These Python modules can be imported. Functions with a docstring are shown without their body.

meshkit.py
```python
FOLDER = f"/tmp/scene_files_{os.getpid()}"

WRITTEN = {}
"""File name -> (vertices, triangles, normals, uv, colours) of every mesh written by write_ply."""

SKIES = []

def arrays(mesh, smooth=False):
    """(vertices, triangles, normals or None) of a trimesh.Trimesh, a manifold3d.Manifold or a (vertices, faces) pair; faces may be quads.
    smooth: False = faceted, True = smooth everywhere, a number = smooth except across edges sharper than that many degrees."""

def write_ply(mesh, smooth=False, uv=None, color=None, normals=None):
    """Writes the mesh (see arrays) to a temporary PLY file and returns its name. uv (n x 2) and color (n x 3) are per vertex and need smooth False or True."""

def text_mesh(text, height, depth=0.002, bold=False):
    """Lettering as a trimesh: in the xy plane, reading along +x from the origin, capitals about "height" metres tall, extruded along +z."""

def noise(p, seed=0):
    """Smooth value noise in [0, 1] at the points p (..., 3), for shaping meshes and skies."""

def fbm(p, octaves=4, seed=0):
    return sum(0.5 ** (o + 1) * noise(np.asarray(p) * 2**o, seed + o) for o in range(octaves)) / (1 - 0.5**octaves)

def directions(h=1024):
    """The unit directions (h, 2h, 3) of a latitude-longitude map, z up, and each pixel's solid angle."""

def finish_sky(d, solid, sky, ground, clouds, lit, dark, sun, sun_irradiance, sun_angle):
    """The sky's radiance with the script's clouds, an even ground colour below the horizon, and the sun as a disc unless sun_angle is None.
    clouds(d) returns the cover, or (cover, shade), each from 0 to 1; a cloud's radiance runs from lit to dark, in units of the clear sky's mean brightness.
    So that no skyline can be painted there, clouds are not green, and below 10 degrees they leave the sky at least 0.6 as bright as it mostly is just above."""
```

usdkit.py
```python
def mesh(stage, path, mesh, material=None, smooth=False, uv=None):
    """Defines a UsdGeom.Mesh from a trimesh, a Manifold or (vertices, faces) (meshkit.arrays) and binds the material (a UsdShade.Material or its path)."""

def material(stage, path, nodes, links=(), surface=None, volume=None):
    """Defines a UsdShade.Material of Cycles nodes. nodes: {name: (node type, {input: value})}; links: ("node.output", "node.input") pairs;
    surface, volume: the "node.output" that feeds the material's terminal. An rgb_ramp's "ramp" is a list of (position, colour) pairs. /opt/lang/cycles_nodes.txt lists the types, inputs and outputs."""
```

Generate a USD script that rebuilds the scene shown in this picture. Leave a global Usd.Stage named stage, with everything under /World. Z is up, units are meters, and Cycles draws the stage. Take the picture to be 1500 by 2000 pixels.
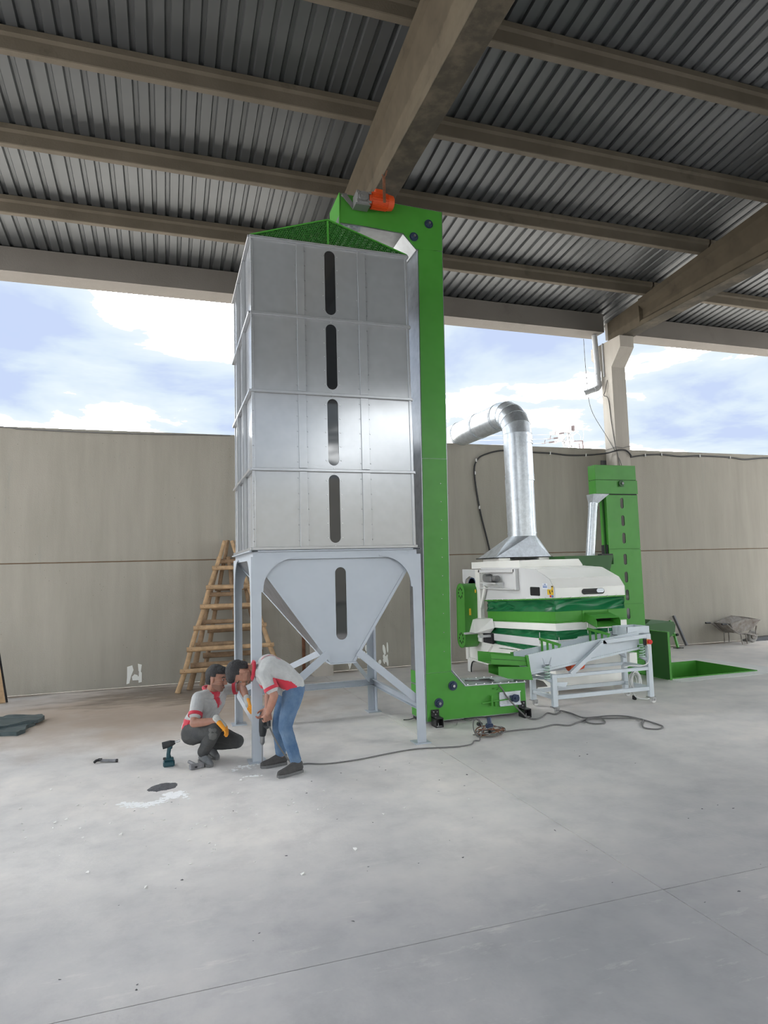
import math, random
import numpy as np, trimesh, manifold3d as m3
import shapely.geometry as sg
from shapely import affinity
import usdkit, meshkit
from pxr import Usd, UsdGeom, UsdLux, UsdShade, Gf, Sdf

stage = Usd.Stage.CreateInMemory()
UsdGeom.SetStageUpAxis(stage, 'Z'); UsdGeom.SetStageMetersPerUnit(stage, 1.0)
UsdGeom.Xform.Define(stage, '/World'); UsdGeom.Scope.Define(stage, '/World/Looks')
PI = math.pi
rnd = random.Random(7); rng = np.random.default_rng(7)

# ------------------------------------------------------------------ camera
CAM_H, CAM_F = 1.95, 1284.0                       # metres; focal length in pixels of the 1500 x 2000 frame
yaw, pitch, roll = [math.radians(a) for a in (18.38, 5.08, -1.59)]
fwd = np.array([math.sin(yaw)*math.cos(pitch), math.cos(yaw)*math.cos(pitch), math.sin(pitch)])
r0 = np.cross(fwd, [0, 0, 1]); r0 /= np.linalg.norm(r0); u0 = np.cross(r0, fwd)
rt = math.cos(roll)*r0 + math.sin(roll)*u0; up = -math.sin(roll)*r0 + math.cos(roll)*u0
cam = UsdGeom.Camera.Define(stage, '/World/camera')
cam.CreateHorizontalApertureAttr(36.0); cam.CreateVerticalApertureAttr(48.0)
cam.CreateFocalLengthAttr(36.0*CAM_F/1500)
cam.CreateClippingRangeAttr(Gf.Vec2f(0.05, 5000))
mm = Gf.Matrix4d(*rt, 0, *up, 0, *(-fwd), 0, 0, 0, CAM_H, 1)
cam.AddTransformOp().Set(mm)
EXPOSURE = 1.75
cam.CreateExposureAttr(EXPOSURE)

# ------------------------------------------------------------------ sky
SKY = 1.0
def sky():
    d = UsdLux.DomeLight.Define(stage, '/World/sky')
    d.CreateIntensityAttr(1.0)
    m = usdkit.material(stage, '/World/Looks/sky', {
        'tc': ('geometry', {}),
        'nv': ('vector_math', {'math_type': 'normalize'}),
        'sx': ('separate_xyz', {}),
        'zz': ('math', {'math_type': 'add', 'value2': 0.12}),
        'za': ('math', {'math_type': 'maximum', 'value2': 0.1}),
        'px': ('math', {'math_type': 'divide'}), 'py': ('math', {'math_type': 'divide'}),
        'pv': ('combine_xyz', {'z': 0.0}),
        'n1': ('noise_texture', {'scale': 1.15, 'detail': 7.0, 'roughness': 0.55, 'distortion': 0.25}),
        'r1': ('rgb_ramp', {'ramp': [(0.0, (0.168, 0.202, 0.285)), (0.40, (0.178, 0.212, 0.287)), (0.47, (0.22, 0.256, 0.293)), (0.55, (0.255, 0.285, 0.30)), (0.62, (3.5, 3.6, 3.65)), (1.0, (5.7, 5.8, 5.85))]}),
        'mp': ('mapping', {'location': (0.3, 5.2, 0.0)}),
        'bg': ('background_shader', {'strength': SKY}),
    }, [('tc.position', 'nv.vector1'), ('nv.vector', 'sx.vector'), ('sx.z', 'zz.value1'), ('zz.value', 'za.value1'), ('sx.x', 'px.value1'), ('za.value', 'px.value2'),
        ('sx.y', 'py.value1'), ('za.value', 'py.value2'), ('px.value', 'pv.x'), ('py.value', 'pv.y'), ('pv.vector', 'mp.vector'), ('mp.vector', 'n1.vector'), ('n1.fac', 'r1.fac'), ('r1.color', 'bg.color')], surface='bg.background')
    UsdShade.MaterialBindingAPI.Apply(d.GetPrim()).Bind(m)
sky()
sun = UsdLux.DistantLight.Define(stage, '/World/sun')          # veiled sun, high and behind the hall: it never reaches the floor in view
sun.CreateAngleAttr(3.0); sun.CreateIntensityAttr(0.9); sun.CreateNormalizeAttr(True); sun.CreateColorAttr(Gf.Vec3f(1.0, .98, .96))
sun.AddRotateXYZOp().Set(Gf.Vec3f(23.0, 4.0, 0.0))

# ------------------------------------------------------------------ helpers
used = {}
def numbered(parent, name):
    k = (parent, name); n = used.get(k, 0); used[k] = n + 1
    return name if n == 0 else f'{name}_{n:03d}'
locs = {}
def tag(p, label=None, cat=None, group=None, kind=None):
    prim = p.GetPrim() if hasattr(p, 'GetPrim') else p
    for k, v in (('label', label), ('category', cat), ('group', group), ('kind', kind)):
        if v: prim.SetCustomDataByKey(k, v)
    return prim
def thing(name, label, cat, loc=(0, 0, 0), group=None, kind=None):
    path = '/World/' + numbered('/World', name)
    x = UsdGeom.Xform.Define(stage, path); x.AddTranslateOp().Set(Gf.Vec3d(*map(float, loc)))
    locs[path] = np.array(loc, float)
    return tag(x, label, cat, group, kind)
def copy_of(src, loc, label=None, group=None, rotz=0.0):
    name = src.GetName().rsplit('_0', 1)[0] if src.GetName()[-3:].isdigit() else src.GetName()
    path = '/World/' + numbered('/World', name)
    x = UsdGeom.Xform.Define(stage, path)
    x.GetPrim().GetReferences().AddInternalReference(src.GetPath())
    x.ClearXformOpOrder(); x.AddTranslateOp().Set(Gf.Vec3d(*map(float, loc)))
    if rotz: x.AddRotateZOp().Set(rotz)
    x.GetPrim().SetInstanceable(True); was = src.GetCustomData()
    return tag(x, label or was.get('label'), was.get('category'), group or was.get('group'), was.get('kind'))
def base_of(path):
    parts = path.split('/')
    return locs.get('/'.join(parts[:3]), np.zeros(3))
def put(name, mesh, mat, parent=None, smooth=False, label=None, cat=None, group=None, kind=None):
    """One Mesh prim from a mesh in WORLD coordinates, under its thing (or part), or under /World."""
    pp = str(parent.GetPath()) if parent is not None else '/World'
    path = pp + '/' + numbered(pp, name)
    if isinstance(mesh, MB): mesh = mesh.mesh()
    v, f, n = meshkit.arrays(mesh, smooth)
    off = base_of(path) if parent is not None else np.zeros(3)
    mp = usdkit.mesh(stage, path, (v - off, f), MAT[mat], False)
    if n is not None:
        from pxr import Vt
        mp.CreateNormalsAttr(Vt.Vec3fArray.FromNumpy(n.astype(np.float32))); mp.SetNormalsInterpolation('vertex')
    return tag(mp, label, cat, group, kind)

def V(*a): return np.array(a, float)
def nrm(v): v = np.asarray(v, float); return v/(np.linalg.norm(v) + 1e-12)
def hullmesh(pts): return trimesh.convex.convex_hull(np.asarray(pts, float))
def cbox(x0, x1, y0, y1, z0, z1, c=0.0):
    if c <= 0:
        b = trimesh.creation.box([x1-x0, y1-y0, z1-z0]); b.apply_translation([(x0+x1)/2, (y0+y1)/2, (z0+z1)/2]); return b
    c = min(c, 0.45*min(x1-x0, y1-y0, z1-z0)); P = []
    for x, sx in ((x0, 1), (x1, -1)):
        for y, sy in ((y0, 1), (y1, -1)):
            for z, sz in ((z0, 1), (z1, -1)):
                P += [(x+sx*c, y+sy*c, z), (x+sx*c, y, z+sz*c), (x, y+sy*c, z+sz*c)]
    return hullmesh(P)
def frame(d, upv=(0, 0, 1)):
    d = nrm(d); a = np.cross(d, upv)
    if np.linalg.norm(a) < 1e-4: a = np.cross(d, (1, 0, 0))
    a = nrm(a); return d, a, np.cross(a, d)
def beam(p, q, w, h, upv=(0, 0, 1), c=0.0):
    """a bar of width w (sideways) and height h (upwards) between two points"""
    p, q = V(*p), V(*q); d, a, b = frame(q-p, upv); L = np.linalg.norm(q-p)
    m = cbox(0, L, -w/2, w/2, -h/2, h/2, c); T = np.eye(4); T[:3, 0], T[:3, 1], T[:3, 2], T[:3, 3] = d, -a, b, p
    m.apply_transform(T); return m
def cyl(p, q, r, n=16, r2=None, cap=True):
    p, q = V(*p), V(*q); d, a, b = frame(q-p); r2 = r if r2 is None else r2
    t = np.arange(n)*2*PI/n; ring = np.cos(t)[:, None]*a + np.sin(t)[:, None]*b
    v = np.vstack([p+r*ring, q+r2*ring, p, q]); f = []
    for i in range(n):
        j = (i+1) % n; f += [(i, n+i, j), (j, n+i, n+j)]
        if cap: f += [(2*n, i, j), (2*n+1, n+j, n+i)]
    m = trimesh.Trimesh(v, f, process=False)
    if m.volume < 0: m.invert()
    return m
def tube(pts, r, n=8, closed=False):
    P = np.asarray(pts, float); k = len(P); R = np.broadcast_to(r, (k,))
    T = np.gradient(P, axis=0) if not closed else np.roll(P, -1, 0)-np.roll(P, 1, 0)
    T /= np.linalg.norm(T, axis=1, keepdims=True)+1e-12
    a = np.cross(T[0], (0, 0, 1)); a = np.cross(T[0], (1, 0, 0)) if np.linalg.norm(a) < .2 else a; a = nrm(a); A = []
    for i in range(k):
        a = nrm(a-T[i]*np.dot(a, T[i])); A.append(a)
    A = np.array(A); B = np.cross(T, A); t = np.arange(n)*2*PI/n
    v = P[:, None]+R[:, None, None]*(np.cos(t)[None, :, None]*A[:, None]+np.sin(t)[None, :, None]*B[:, None])
    f = []
    for i in range(k if closed else k-1):
        i2 = (i+1) % k
        for j in range(n):
            j2 = (j+1) % n; f += [(i*n+j, i*n+j2, i2*n+j2), (i*n+j, i2*n+j2, i2*n+j)]
    v = v.reshape(-1, 3)
    if not closed:
        v = np.vstack([v, P[0], P[-1]])
        for j in range(n):
            j2 = (j+1) % n; f += [(len(v)-2, j2, j), (len(v)-1, (k-1)*n+j, (k-1)*n+j2)]
    m = trimesh.Trimesh(v, f, process=False)
    if m.volume < 0: m.invert()
    return m
def smooth_path(pts, n=6):
    P = np.asarray(pts, float); Q = np.vstack([2*P[0]-P[1], P, 2*P[-1]-P[-2]]); out = []
    for i in range(1, len(Q)-2):
        for t in np.arange(n)/n:
            a, b, c, d = Q[i-1:i+3]; out.append(.5*((2*b)+(-a+c)*t+(2*a-5*b+4*c-d)*t*t+(-a+3*b-3*c+d)*t**3))
    return np.array(out+[P[-1]])
def prism(poly, axis, lo, hi):
    """extrudes a polygon (list of 2-d points or shapely) along an axis: 'x' -> (y,z), 'y' -> (x,z), 'z' -> (x,y)"""
    g = poly if hasattr(poly, 'geom_type') else sg.Polygon(poly)
    m = trimesh.creation.extrude_polygon(g, hi-lo, engine='earcut'); v = m.vertices.copy()
    if axis == 'z': w = np.c_[v[:, 0], v[:, 1], v[:, 2]+lo]
    elif axis == 'y': w = np.c_[v[:, 0], hi-v[:, 2], v[:, 1]]
    else: w = np.c_[v[:, 2]+lo, v[:, 0], v[:, 1]]
    m = trimesh.Trimesh(w, m.faces, process=False)
    if m.volume < 0: m.invert()
    return m
def slab(pts, t, side=None):
    """a flat plate: 3-d polygon (planar, convex) with thickness t"""
    P = np.asarray(pts, float); n = nrm(np.cross(P[1]-P[0], P[2]-P[0]))
    if side is not None and np.dot(n, side) < 0: n = -n
    return hullmesh(np.vstack([P, P-n*t]))
def slot(w, h, cx, cy, n=10):
    r = min(w, h)/2
    return (sg.LineString([(cx, cy-(h/2-r)), (cx, cy+(h/2-r))]) if h > w else sg.LineString([(cx-(w/2-r), cy), (cx+(w/2-r), cy)])).buffer(r, n)
class MB:
    def __init__(s, *ms): s.ms = list(ms)
    def add(s, *ms): s.ms += ms; return s
    def mesh(s): return trimesh.util.concatenate(s.ms) if len(s.ms) > 1 else s.ms[0]
def bolts(pts, axis, r=0.011, h=0.008):
    b = MB()
    for p in pts: b.add(cyl(p, V(*p)+np.array(axis)*h, r, 6, r*.75))
    return b
# ------------------------------------------------------------------ materials
MAT = {}
def mat(name, nodes, links, surface): MAT[name] = usdkit.material(stage, '/World/Looks/'+name, nodes, links, surface=surface)
def plain(name, col, rough=0.5, metal=0.0, var=0.0, vs=3.0, bump=0.0, bs=60.0, spec=0.5, coat=0.0, sheen=0.0, second=None):
    """a principled surface whose colour drifts a little with noise"""
    n = {'g': ('geometry', {}), 'p': ('principled_bsdf', {'roughness': rough, 'metallic': metal, 'specular_ior_level': spec, 'coat_weight': coat, 'sheen_weight': sheen})}; l = []
    c = np.array(col)
    if var or second:
        c2 = np.array(second) if second else c*(1-var)
        n['n'] = ('noise_texture', {'scale': vs, 'detail': 5.0, 'roughness': .6})
        n['r'] = ('rgb_ramp', {'ramp': [(.3, tuple(c2)), (.7, tuple(np.minimum(c*(1+var*.5), 1)))]})
        l += [('g.position', 'n.vector'), ('n.fac', 'r.fac'), ('r.color', 'p.base_color')]
    else: n['p'][1]['base_color'] = tuple(c)
    if bump:
        n['bn'] = ('noise_texture', {'scale': bs, 'detail': 4.0}); n['b'] = ('bump', {'strength': bump, 'distance': .01})
        l += [('g.position', 'bn.vector'), ('bn.fac', 'b.height'), ('b.normal', 'p.normal')]
    mat(name, n, l, 'p.BSDF')

def concrete(name, ca, cb, stain, vs=1.2, streak=False, pits=True, stain_at=(.62, .75), rough=.85):
    n = {'g': ('geometry', {}), 'm': ('mapping', {'scale': (3.0, 3.0, .35) if streak else (1, 1, 1)}),
         'n1': ('noise_texture', {'scale': vs, 'detail': 8.0, 'roughness': .62}), 'r1': ('rgb_ramp', {'ramp': [(.3, ca), (.7, cb)]}),
         'n2': ('noise_texture', {'scale': vs*.9, 'detail': 6.0, 'roughness': .65}), 'r2': ('rgb_ramp', {'ramp': [(stain_at[0], (0, 0, 0)), (stain_at[1], (1, 1, 1))]}),
         'mx': ('mix', {'mix_type': 'mix', 'color2': stain}),
         'v': ('voronoi_texture', {'scale': 11.0}), 'rv': ('rgb_ramp', {'ramp': [(.0, (.35, .35, .33)), (.055, (.55, .55, .53)), (.075, (1, 1, 1))]}),
         'ng': ('noise_texture', {'scale': 1.7, 'detail': 2.0}), 'rg': ('rgb_ramp', {'ramp': [(.5, (0, 0, 0)), (.62, (1, 1, 1))]}),
         'mv': ('mix', {'mix_type': 'multiply'}),
         'nb': ('noise_texture', {'scale': 45.0, 'detail': 6.0}), 'b': ('bump', {'strength': .25, 'distance': .01}),
         'p': ('principled_bsdf', {'roughness': rough, 'specular_ior_level': .3})}
    l = [('g.position', 'm.vector'), ('m.vector', 'n1.vector'), ('n1.fac', 'r1.fac'), ('m.vector', 'n2.vector'), ('n2.fac', 'r2.fac'), ('r2.color', 'mx.fac'), ('r1.color', 'mx.color1'),
         ('g.position', 'v.vector'), ('v.distance', 'rv.fac'), ('g.position', 'ng.vector'), ('ng.fac', 'rg.fac'), ('rg.color', 'mv.fac'), ('mx.color', 'mv.color1'), ('rv.color', 'mv.color2'),
         ('g.position', 'nb.vector'), ('nb.fac', 'b.height'), ('b.normal', 'p.normal'), (('mv.color' if pits else 'mx.color'), 'p.base_color')]
    mat(name, n, l, 'p.BSDF')
concrete('wall_concrete', (.31, .288, .245), (.365, .338, .292), (.285, .283, .25), vs=1.3, streak=True)
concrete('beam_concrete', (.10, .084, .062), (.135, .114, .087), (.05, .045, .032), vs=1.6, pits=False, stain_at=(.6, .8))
concrete('column_concrete', (.40, .365, .32), (.47, .435, .385), (.36, .34, .30), vs=1.5, streak=True, pits=False)
plain('roof_metal', (.118, .124, .128), .45, .7, var=.12, vs=1.0)
mat('translucent_sheet', {'t': ('translucent_bsdf', {'color': (.75, .77, .74)}), 'd': ('diffuse_bsdf', {'color': (.5, .5, .48)}), 'x': ('mix_closure', {'fac': .3})}, [('t.BSDF', 'x.closure1'), ('d.BSDF', 'x.closure2')], 'x.closure')
plain('soil', (.66, .62, .56), .95, var=.2, vs=.2)

def perforated(name, col, s):
    """sheet with a staggered grid of real see-through holes, from object space"""
    n = {'g': ('geometry', {}), 's': ('separate_xyz', {}), 'a': ('math', {'math_type': 'multiply', 'value2': s}), 'b': ('math', {'math_type': 'multiply', 'value2': s*1.155}),
         'fl': ('math', {'math_type': 'floor'}), 'hf': ('math', {'math_type': 'multiply_add', 'value2': .5}), 'fa': ('math', {'math_type': 'fraction'}), 'fb': ('math', {'math_type': 'fraction'}),
         'ca': ('math', {'math_type': 'subtract', 'value2': .5}), 'cb': ('math', {'math_type': 'subtract', 'value2': .5}), 'v': ('combine_xyz', {}), 'ln': ('vector_math', {'math_type': 'length'}),
         'lt': ('math', {'math_type': 'less_than', 'value2': .33}), 'p': ('principled_bsdf', {'base_color': col, 'roughness': .4}), 't': ('transparent_bsdf', {}), 'mx': ('mix_closure', {}), 'sm': ('math', {'math_type': 'add'})}
    l = [('g.position', 's.vector'), ('s.x', 'sm.value1'), ('s.y', 'sm.value2'), ('sm.value', 'a.value1'), ('s.z', 'b.value1'), ('b.value', 'fl.value1'), ('fl.value', 'hf.value1'), ('a.value', 'hf.value3'), ('hf.value', 'fa.value1'), ('b.value', 'fb.value1'),
         ('fa.value', 'ca.value1'), ('fb.value', 'cb.value1'), ('ca.value', 'v.x'), ('cb.value', 'v.y'), ('v.vector', 'ln.vector1'), ('ln.value', 'lt.value1'), ('lt.value', 'mx.fac'), ('p.BSDF', 'mx.closure1'), ('t.BSDF', 'mx.closure2')]
    mat(name, n, l, 'mx.closure')
def sheetmetal(name, ca, cb, rough, metal, warp=.5, ws=1.6, spangle=0.0):
    """painted or zinc sheet: slight colour drift, gently buckled so reflections bend"""
    n = {'g': ('geometry', {}), 'n': ('noise_texture', {'scale': 2.2, 'detail': 6.0, 'roughness': .65}), 'r': ('rgb_ramp', {'ramp': [(.3, ca), (.7, cb)]}),
         'w': ('noise_texture', {'scale': ws, 'detail': 0.0}), 'b': ('bump', {'strength': warp, 'distance': .02}), 'p': ('principled_bsdf', {'metallic': metal}),
         'nr': ('noise_texture', {'scale': 9.0, 'detail': 5.0}), 'rr': ('rgb_ramp', {'ramp': [(.3, (rough*.93,)*3), (.7, (rough*1.08,)*3)]})}
    l = [('g.position', 'n.vector'), ('n.fac', 'r.fac'), ('g.position', 'w.vector'), ('w.fac', 'b.height'), ('b.normal', 'p.normal'), ('g.position', 'nr.vector'), ('nr.fac', 'rr.fac'), ('rr.color', 'p.roughness')]
    if spangle:
        n['v'] = ('voronoi_texture', {'scale': 38.0}); n['rv'] = ('rgb_to_bw', {}); n['mv'] = ('map_range', {'from_min': 0.0, 'from_max': 1.0, 'to_min': 1-spangle, 'to_max': 1+spangle}); n['mm'] = ('vector_math', {'math_type': 'scale'})
        l += [('g.position', 'v.vector'), ('v.color', 'rv.color'), ('rv.val', 'mv.value'), ('mv.result', 'mm.scale'), ('r.color', 'mm.vector1'), ('mm.vector', 'p.base_color')]
    else: l.append(('r.color', 'p.base_color'))
    mat(name, n, l, 'p.BSDF')
sheetmetal('silo_sheet', (.42, .43, .442), (.435, .445, .46), .17, .55, .25, .9)
sheetmetal('frame_paint', (.385, .42, .465), (.42, .455, .50), .38, .1, .1)
sheetmetal('conveyor_paint', (.56, .61, .645), (.61, .66, .695), .35, .05, .1)
sheetmetal('zinc', (.60, .64, .68), (.68, .715, .75), .33, .8, .25, 3.0, .08)
sheetmetal('zinc_dull', (.36, .38, .41), (.43, .45, .48), .34, .9, .2, 3.0)
sheetmetal('machine_green', (.056, .255, .030), (.066, .29, .037), .36, 0.0, .15, 2.0)
sheetmetal('machine_green_dark', (.016, .085, .014), (.02, .098, .016), .4, 0.0, .15, 2.0)
sheetmetal('cream_paint', (.86, .85, .80), (.90, .89, .845), .4, 0.0, .1)
sheetmetal('white_paint', (.66, .66, .655), (.70, .70, .695), .42, 0.0, .1)  # white fittings; also a greyed cream with side shade put into the colour
perforated('green_mesh', (.022, .12, .016), 40.0)
mat('sight_pane', {'p': ('principled_bsdf', {'base_color': (.015, .016, .018), 'roughness': .04, 'ior': 1.75})}, [], 'p.BSDF'); plain('dark_inside', (.02, .02, .022), .8)
plain('black_steel', (.012, .012, .013), .35); plain('navy_iron', (.02, .035, .075), .45); plain('steel', (.55, .55, .55), .3, 1.0); plain('cast_grey', (.26, .26, .26), .5, .6, bump=.3)
plain('motor_orange', (.62, .075, .012), .45); plain('motor_blue', (.03, .06, .13), .4)
plain('green_fabric', (.012, .16, .055), .32, var=.15, vs=4.0); plain('yellow_label', (.75, .48, .03), .5); plain('red_plastic', (.6, .02, .015), .35); plain('orange_plastic', (.7, .25, .05), .4)
plain('white_plastic', (.72, .72, .70), .45); plain('pvc_grey', (.50, .51, .53), .4); plain('white_rubber', (.6, .6, .58), .6); plain('rust', (.20, .085, .045), .85, var=.4, vs=12.0); plain('cable_grey', (.14, .135, .13), .6); plain('cable_black', (.03, .03, .03), .55)
plain('label_white', (.8, .83, .88), .5); plain('label_blue', (.10, .2, .45), .5); plain('label_black', (.02, .02, .02), .5)
plain('old_wood', (.50, .33, .185), .8, var=.35, vs=7.0, bump=.6, bs=30.0); plain('old_wood_dark', (.34, .225, .135), .85, var=.35, vs=7.0, bump=.6, bs=30.0)

plain('dusty_green', (.20, .30, .19), .7, var=.3, vs=2.0, second=(.36, .40, .33)); plain('pale_mortar', (.66, .66, .64), .8, var=.12, vs=3.0); plain('spring_paint', (.42, .56, .48), .45)
def skinlike(name, col, rough, ss): mat(name, {'g': ('geometry', {}), 'n': ('noise_texture', {'scale': 22.0, 'detail': 3.0}), 'r': ('rgb_ramp', {'ramp': [(.3, tuple(np.array(col)*.88)), (.7, tuple(np.array(col)*1.06))]}), 'p': ('principled_bsdf', {'roughness': rough, 'subsurface_weight': ss, 'subsurface_scale': .004})}, [('g.position', 'n.vector'), ('n.fac', 'r.fac'), ('r.color', 'p.base_color')], 'p.BSDF')
skinlike('skin', (.33, .165, .115), .5, .15); plain('lip', (.20, .075, .065), .5); plain('eye_white', (.38, .36, .34), .4); plain('hair', (.012, .011, .012), .55, bump=.6, bs=160.0); plain('stubble', (.215, .115, .083), .7)
plain('shirt_grey', (.40, .405, .40), .85, var=.18, vs=9.0, sheen=.2, bump=.25, bs=55.0); plain('shirt_red', (.48, .022, .045), .8, sheen=.2); plain('shirt_print', (.47, .20, .22), .8)
plain('trousers_black', (.030, .032, .034), .85, var=.25, vs=8.0, second=(.055, .055, .053), bump=.4, bs=40.0); plain('dust', (.10, .10, .095), .9); plain('denim', (.035, .085, .175), .85, second=(.115, .18, .27), var=.15, vs=6.0, bump=.5, bs=45.0)
plain('shoe_grey', (.13, .135, .14), .8, var=.2, vs=20.0); plain('shoe_dark', (.055, .052, .05), .75, var=.25, vs=20.0); plain('shoe_sole', (.12, .12, .12), .8); plain('glove_orange', (.72, .29, .02), .65, var=.15, vs=20.0); plain('glove_cuff', (.42, .42, .40), .9, bump=.5, bs=90.0)
plain('tool_black', (.022, .024, .026), .5); plain('tool_teal', (.012, .055, .07), .45); plain('tarp_dark', (.035, .055, .06), .45, second=(.075, .10, .105), var=.2, vs=5.0); plain('ash', (.10, .10, .108), .95, var=.3, vs=40.0, bump=.8, bs=80.0); plain('white_powder', (.80, .80, .80), .95)
plain('chip', (.72, .71, .68), .9); plain('hammer_steel', (.22, .22, .23), .6, .4, var=.3, vs=20.0); plain('barrow_grey', (.25, .24, .225), .85, var=.35, vs=9.0, second=(.17, .135, .11), bump=.4, bs=40.0)
plain('rubber_grey', (.27, .26, .24), .85, var=.2, vs=20.0); plain('wall_paint_white', (.80, .80, .76), .8); plain('insulator', (.12, .09, .09), .4); plain('pole_grey', (.36, .35, .35), .7); plain('dark_pipe', (.12, .12, .13), .5)
FLOORJ = ((-4.25, 2.83, 9.9), (-2.0, 3.41))
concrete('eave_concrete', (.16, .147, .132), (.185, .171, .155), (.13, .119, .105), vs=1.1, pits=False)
def girder_mat():
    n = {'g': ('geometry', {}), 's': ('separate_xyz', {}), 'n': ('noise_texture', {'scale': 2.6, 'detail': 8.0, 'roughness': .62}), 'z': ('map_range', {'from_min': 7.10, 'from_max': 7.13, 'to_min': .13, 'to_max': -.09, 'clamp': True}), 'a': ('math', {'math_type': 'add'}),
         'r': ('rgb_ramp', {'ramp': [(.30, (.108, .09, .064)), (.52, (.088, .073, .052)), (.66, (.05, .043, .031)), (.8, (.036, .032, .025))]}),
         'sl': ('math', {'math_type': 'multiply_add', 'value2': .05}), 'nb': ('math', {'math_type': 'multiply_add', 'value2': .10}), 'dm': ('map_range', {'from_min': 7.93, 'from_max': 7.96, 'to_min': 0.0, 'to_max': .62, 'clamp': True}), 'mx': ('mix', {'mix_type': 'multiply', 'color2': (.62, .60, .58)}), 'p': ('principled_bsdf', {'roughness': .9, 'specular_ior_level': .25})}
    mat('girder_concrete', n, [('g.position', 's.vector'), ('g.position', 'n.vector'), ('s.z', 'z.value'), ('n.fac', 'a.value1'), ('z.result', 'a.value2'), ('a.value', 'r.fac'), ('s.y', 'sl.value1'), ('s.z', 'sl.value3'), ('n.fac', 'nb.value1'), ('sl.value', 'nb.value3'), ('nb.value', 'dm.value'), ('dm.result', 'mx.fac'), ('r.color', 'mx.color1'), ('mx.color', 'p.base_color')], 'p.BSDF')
girder_mat()
plain('asphalt', (.045, .05, .04), .9, var=.2, vs=2.0)
plain('joint_brown', (.25, .15, .09), .9)
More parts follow.
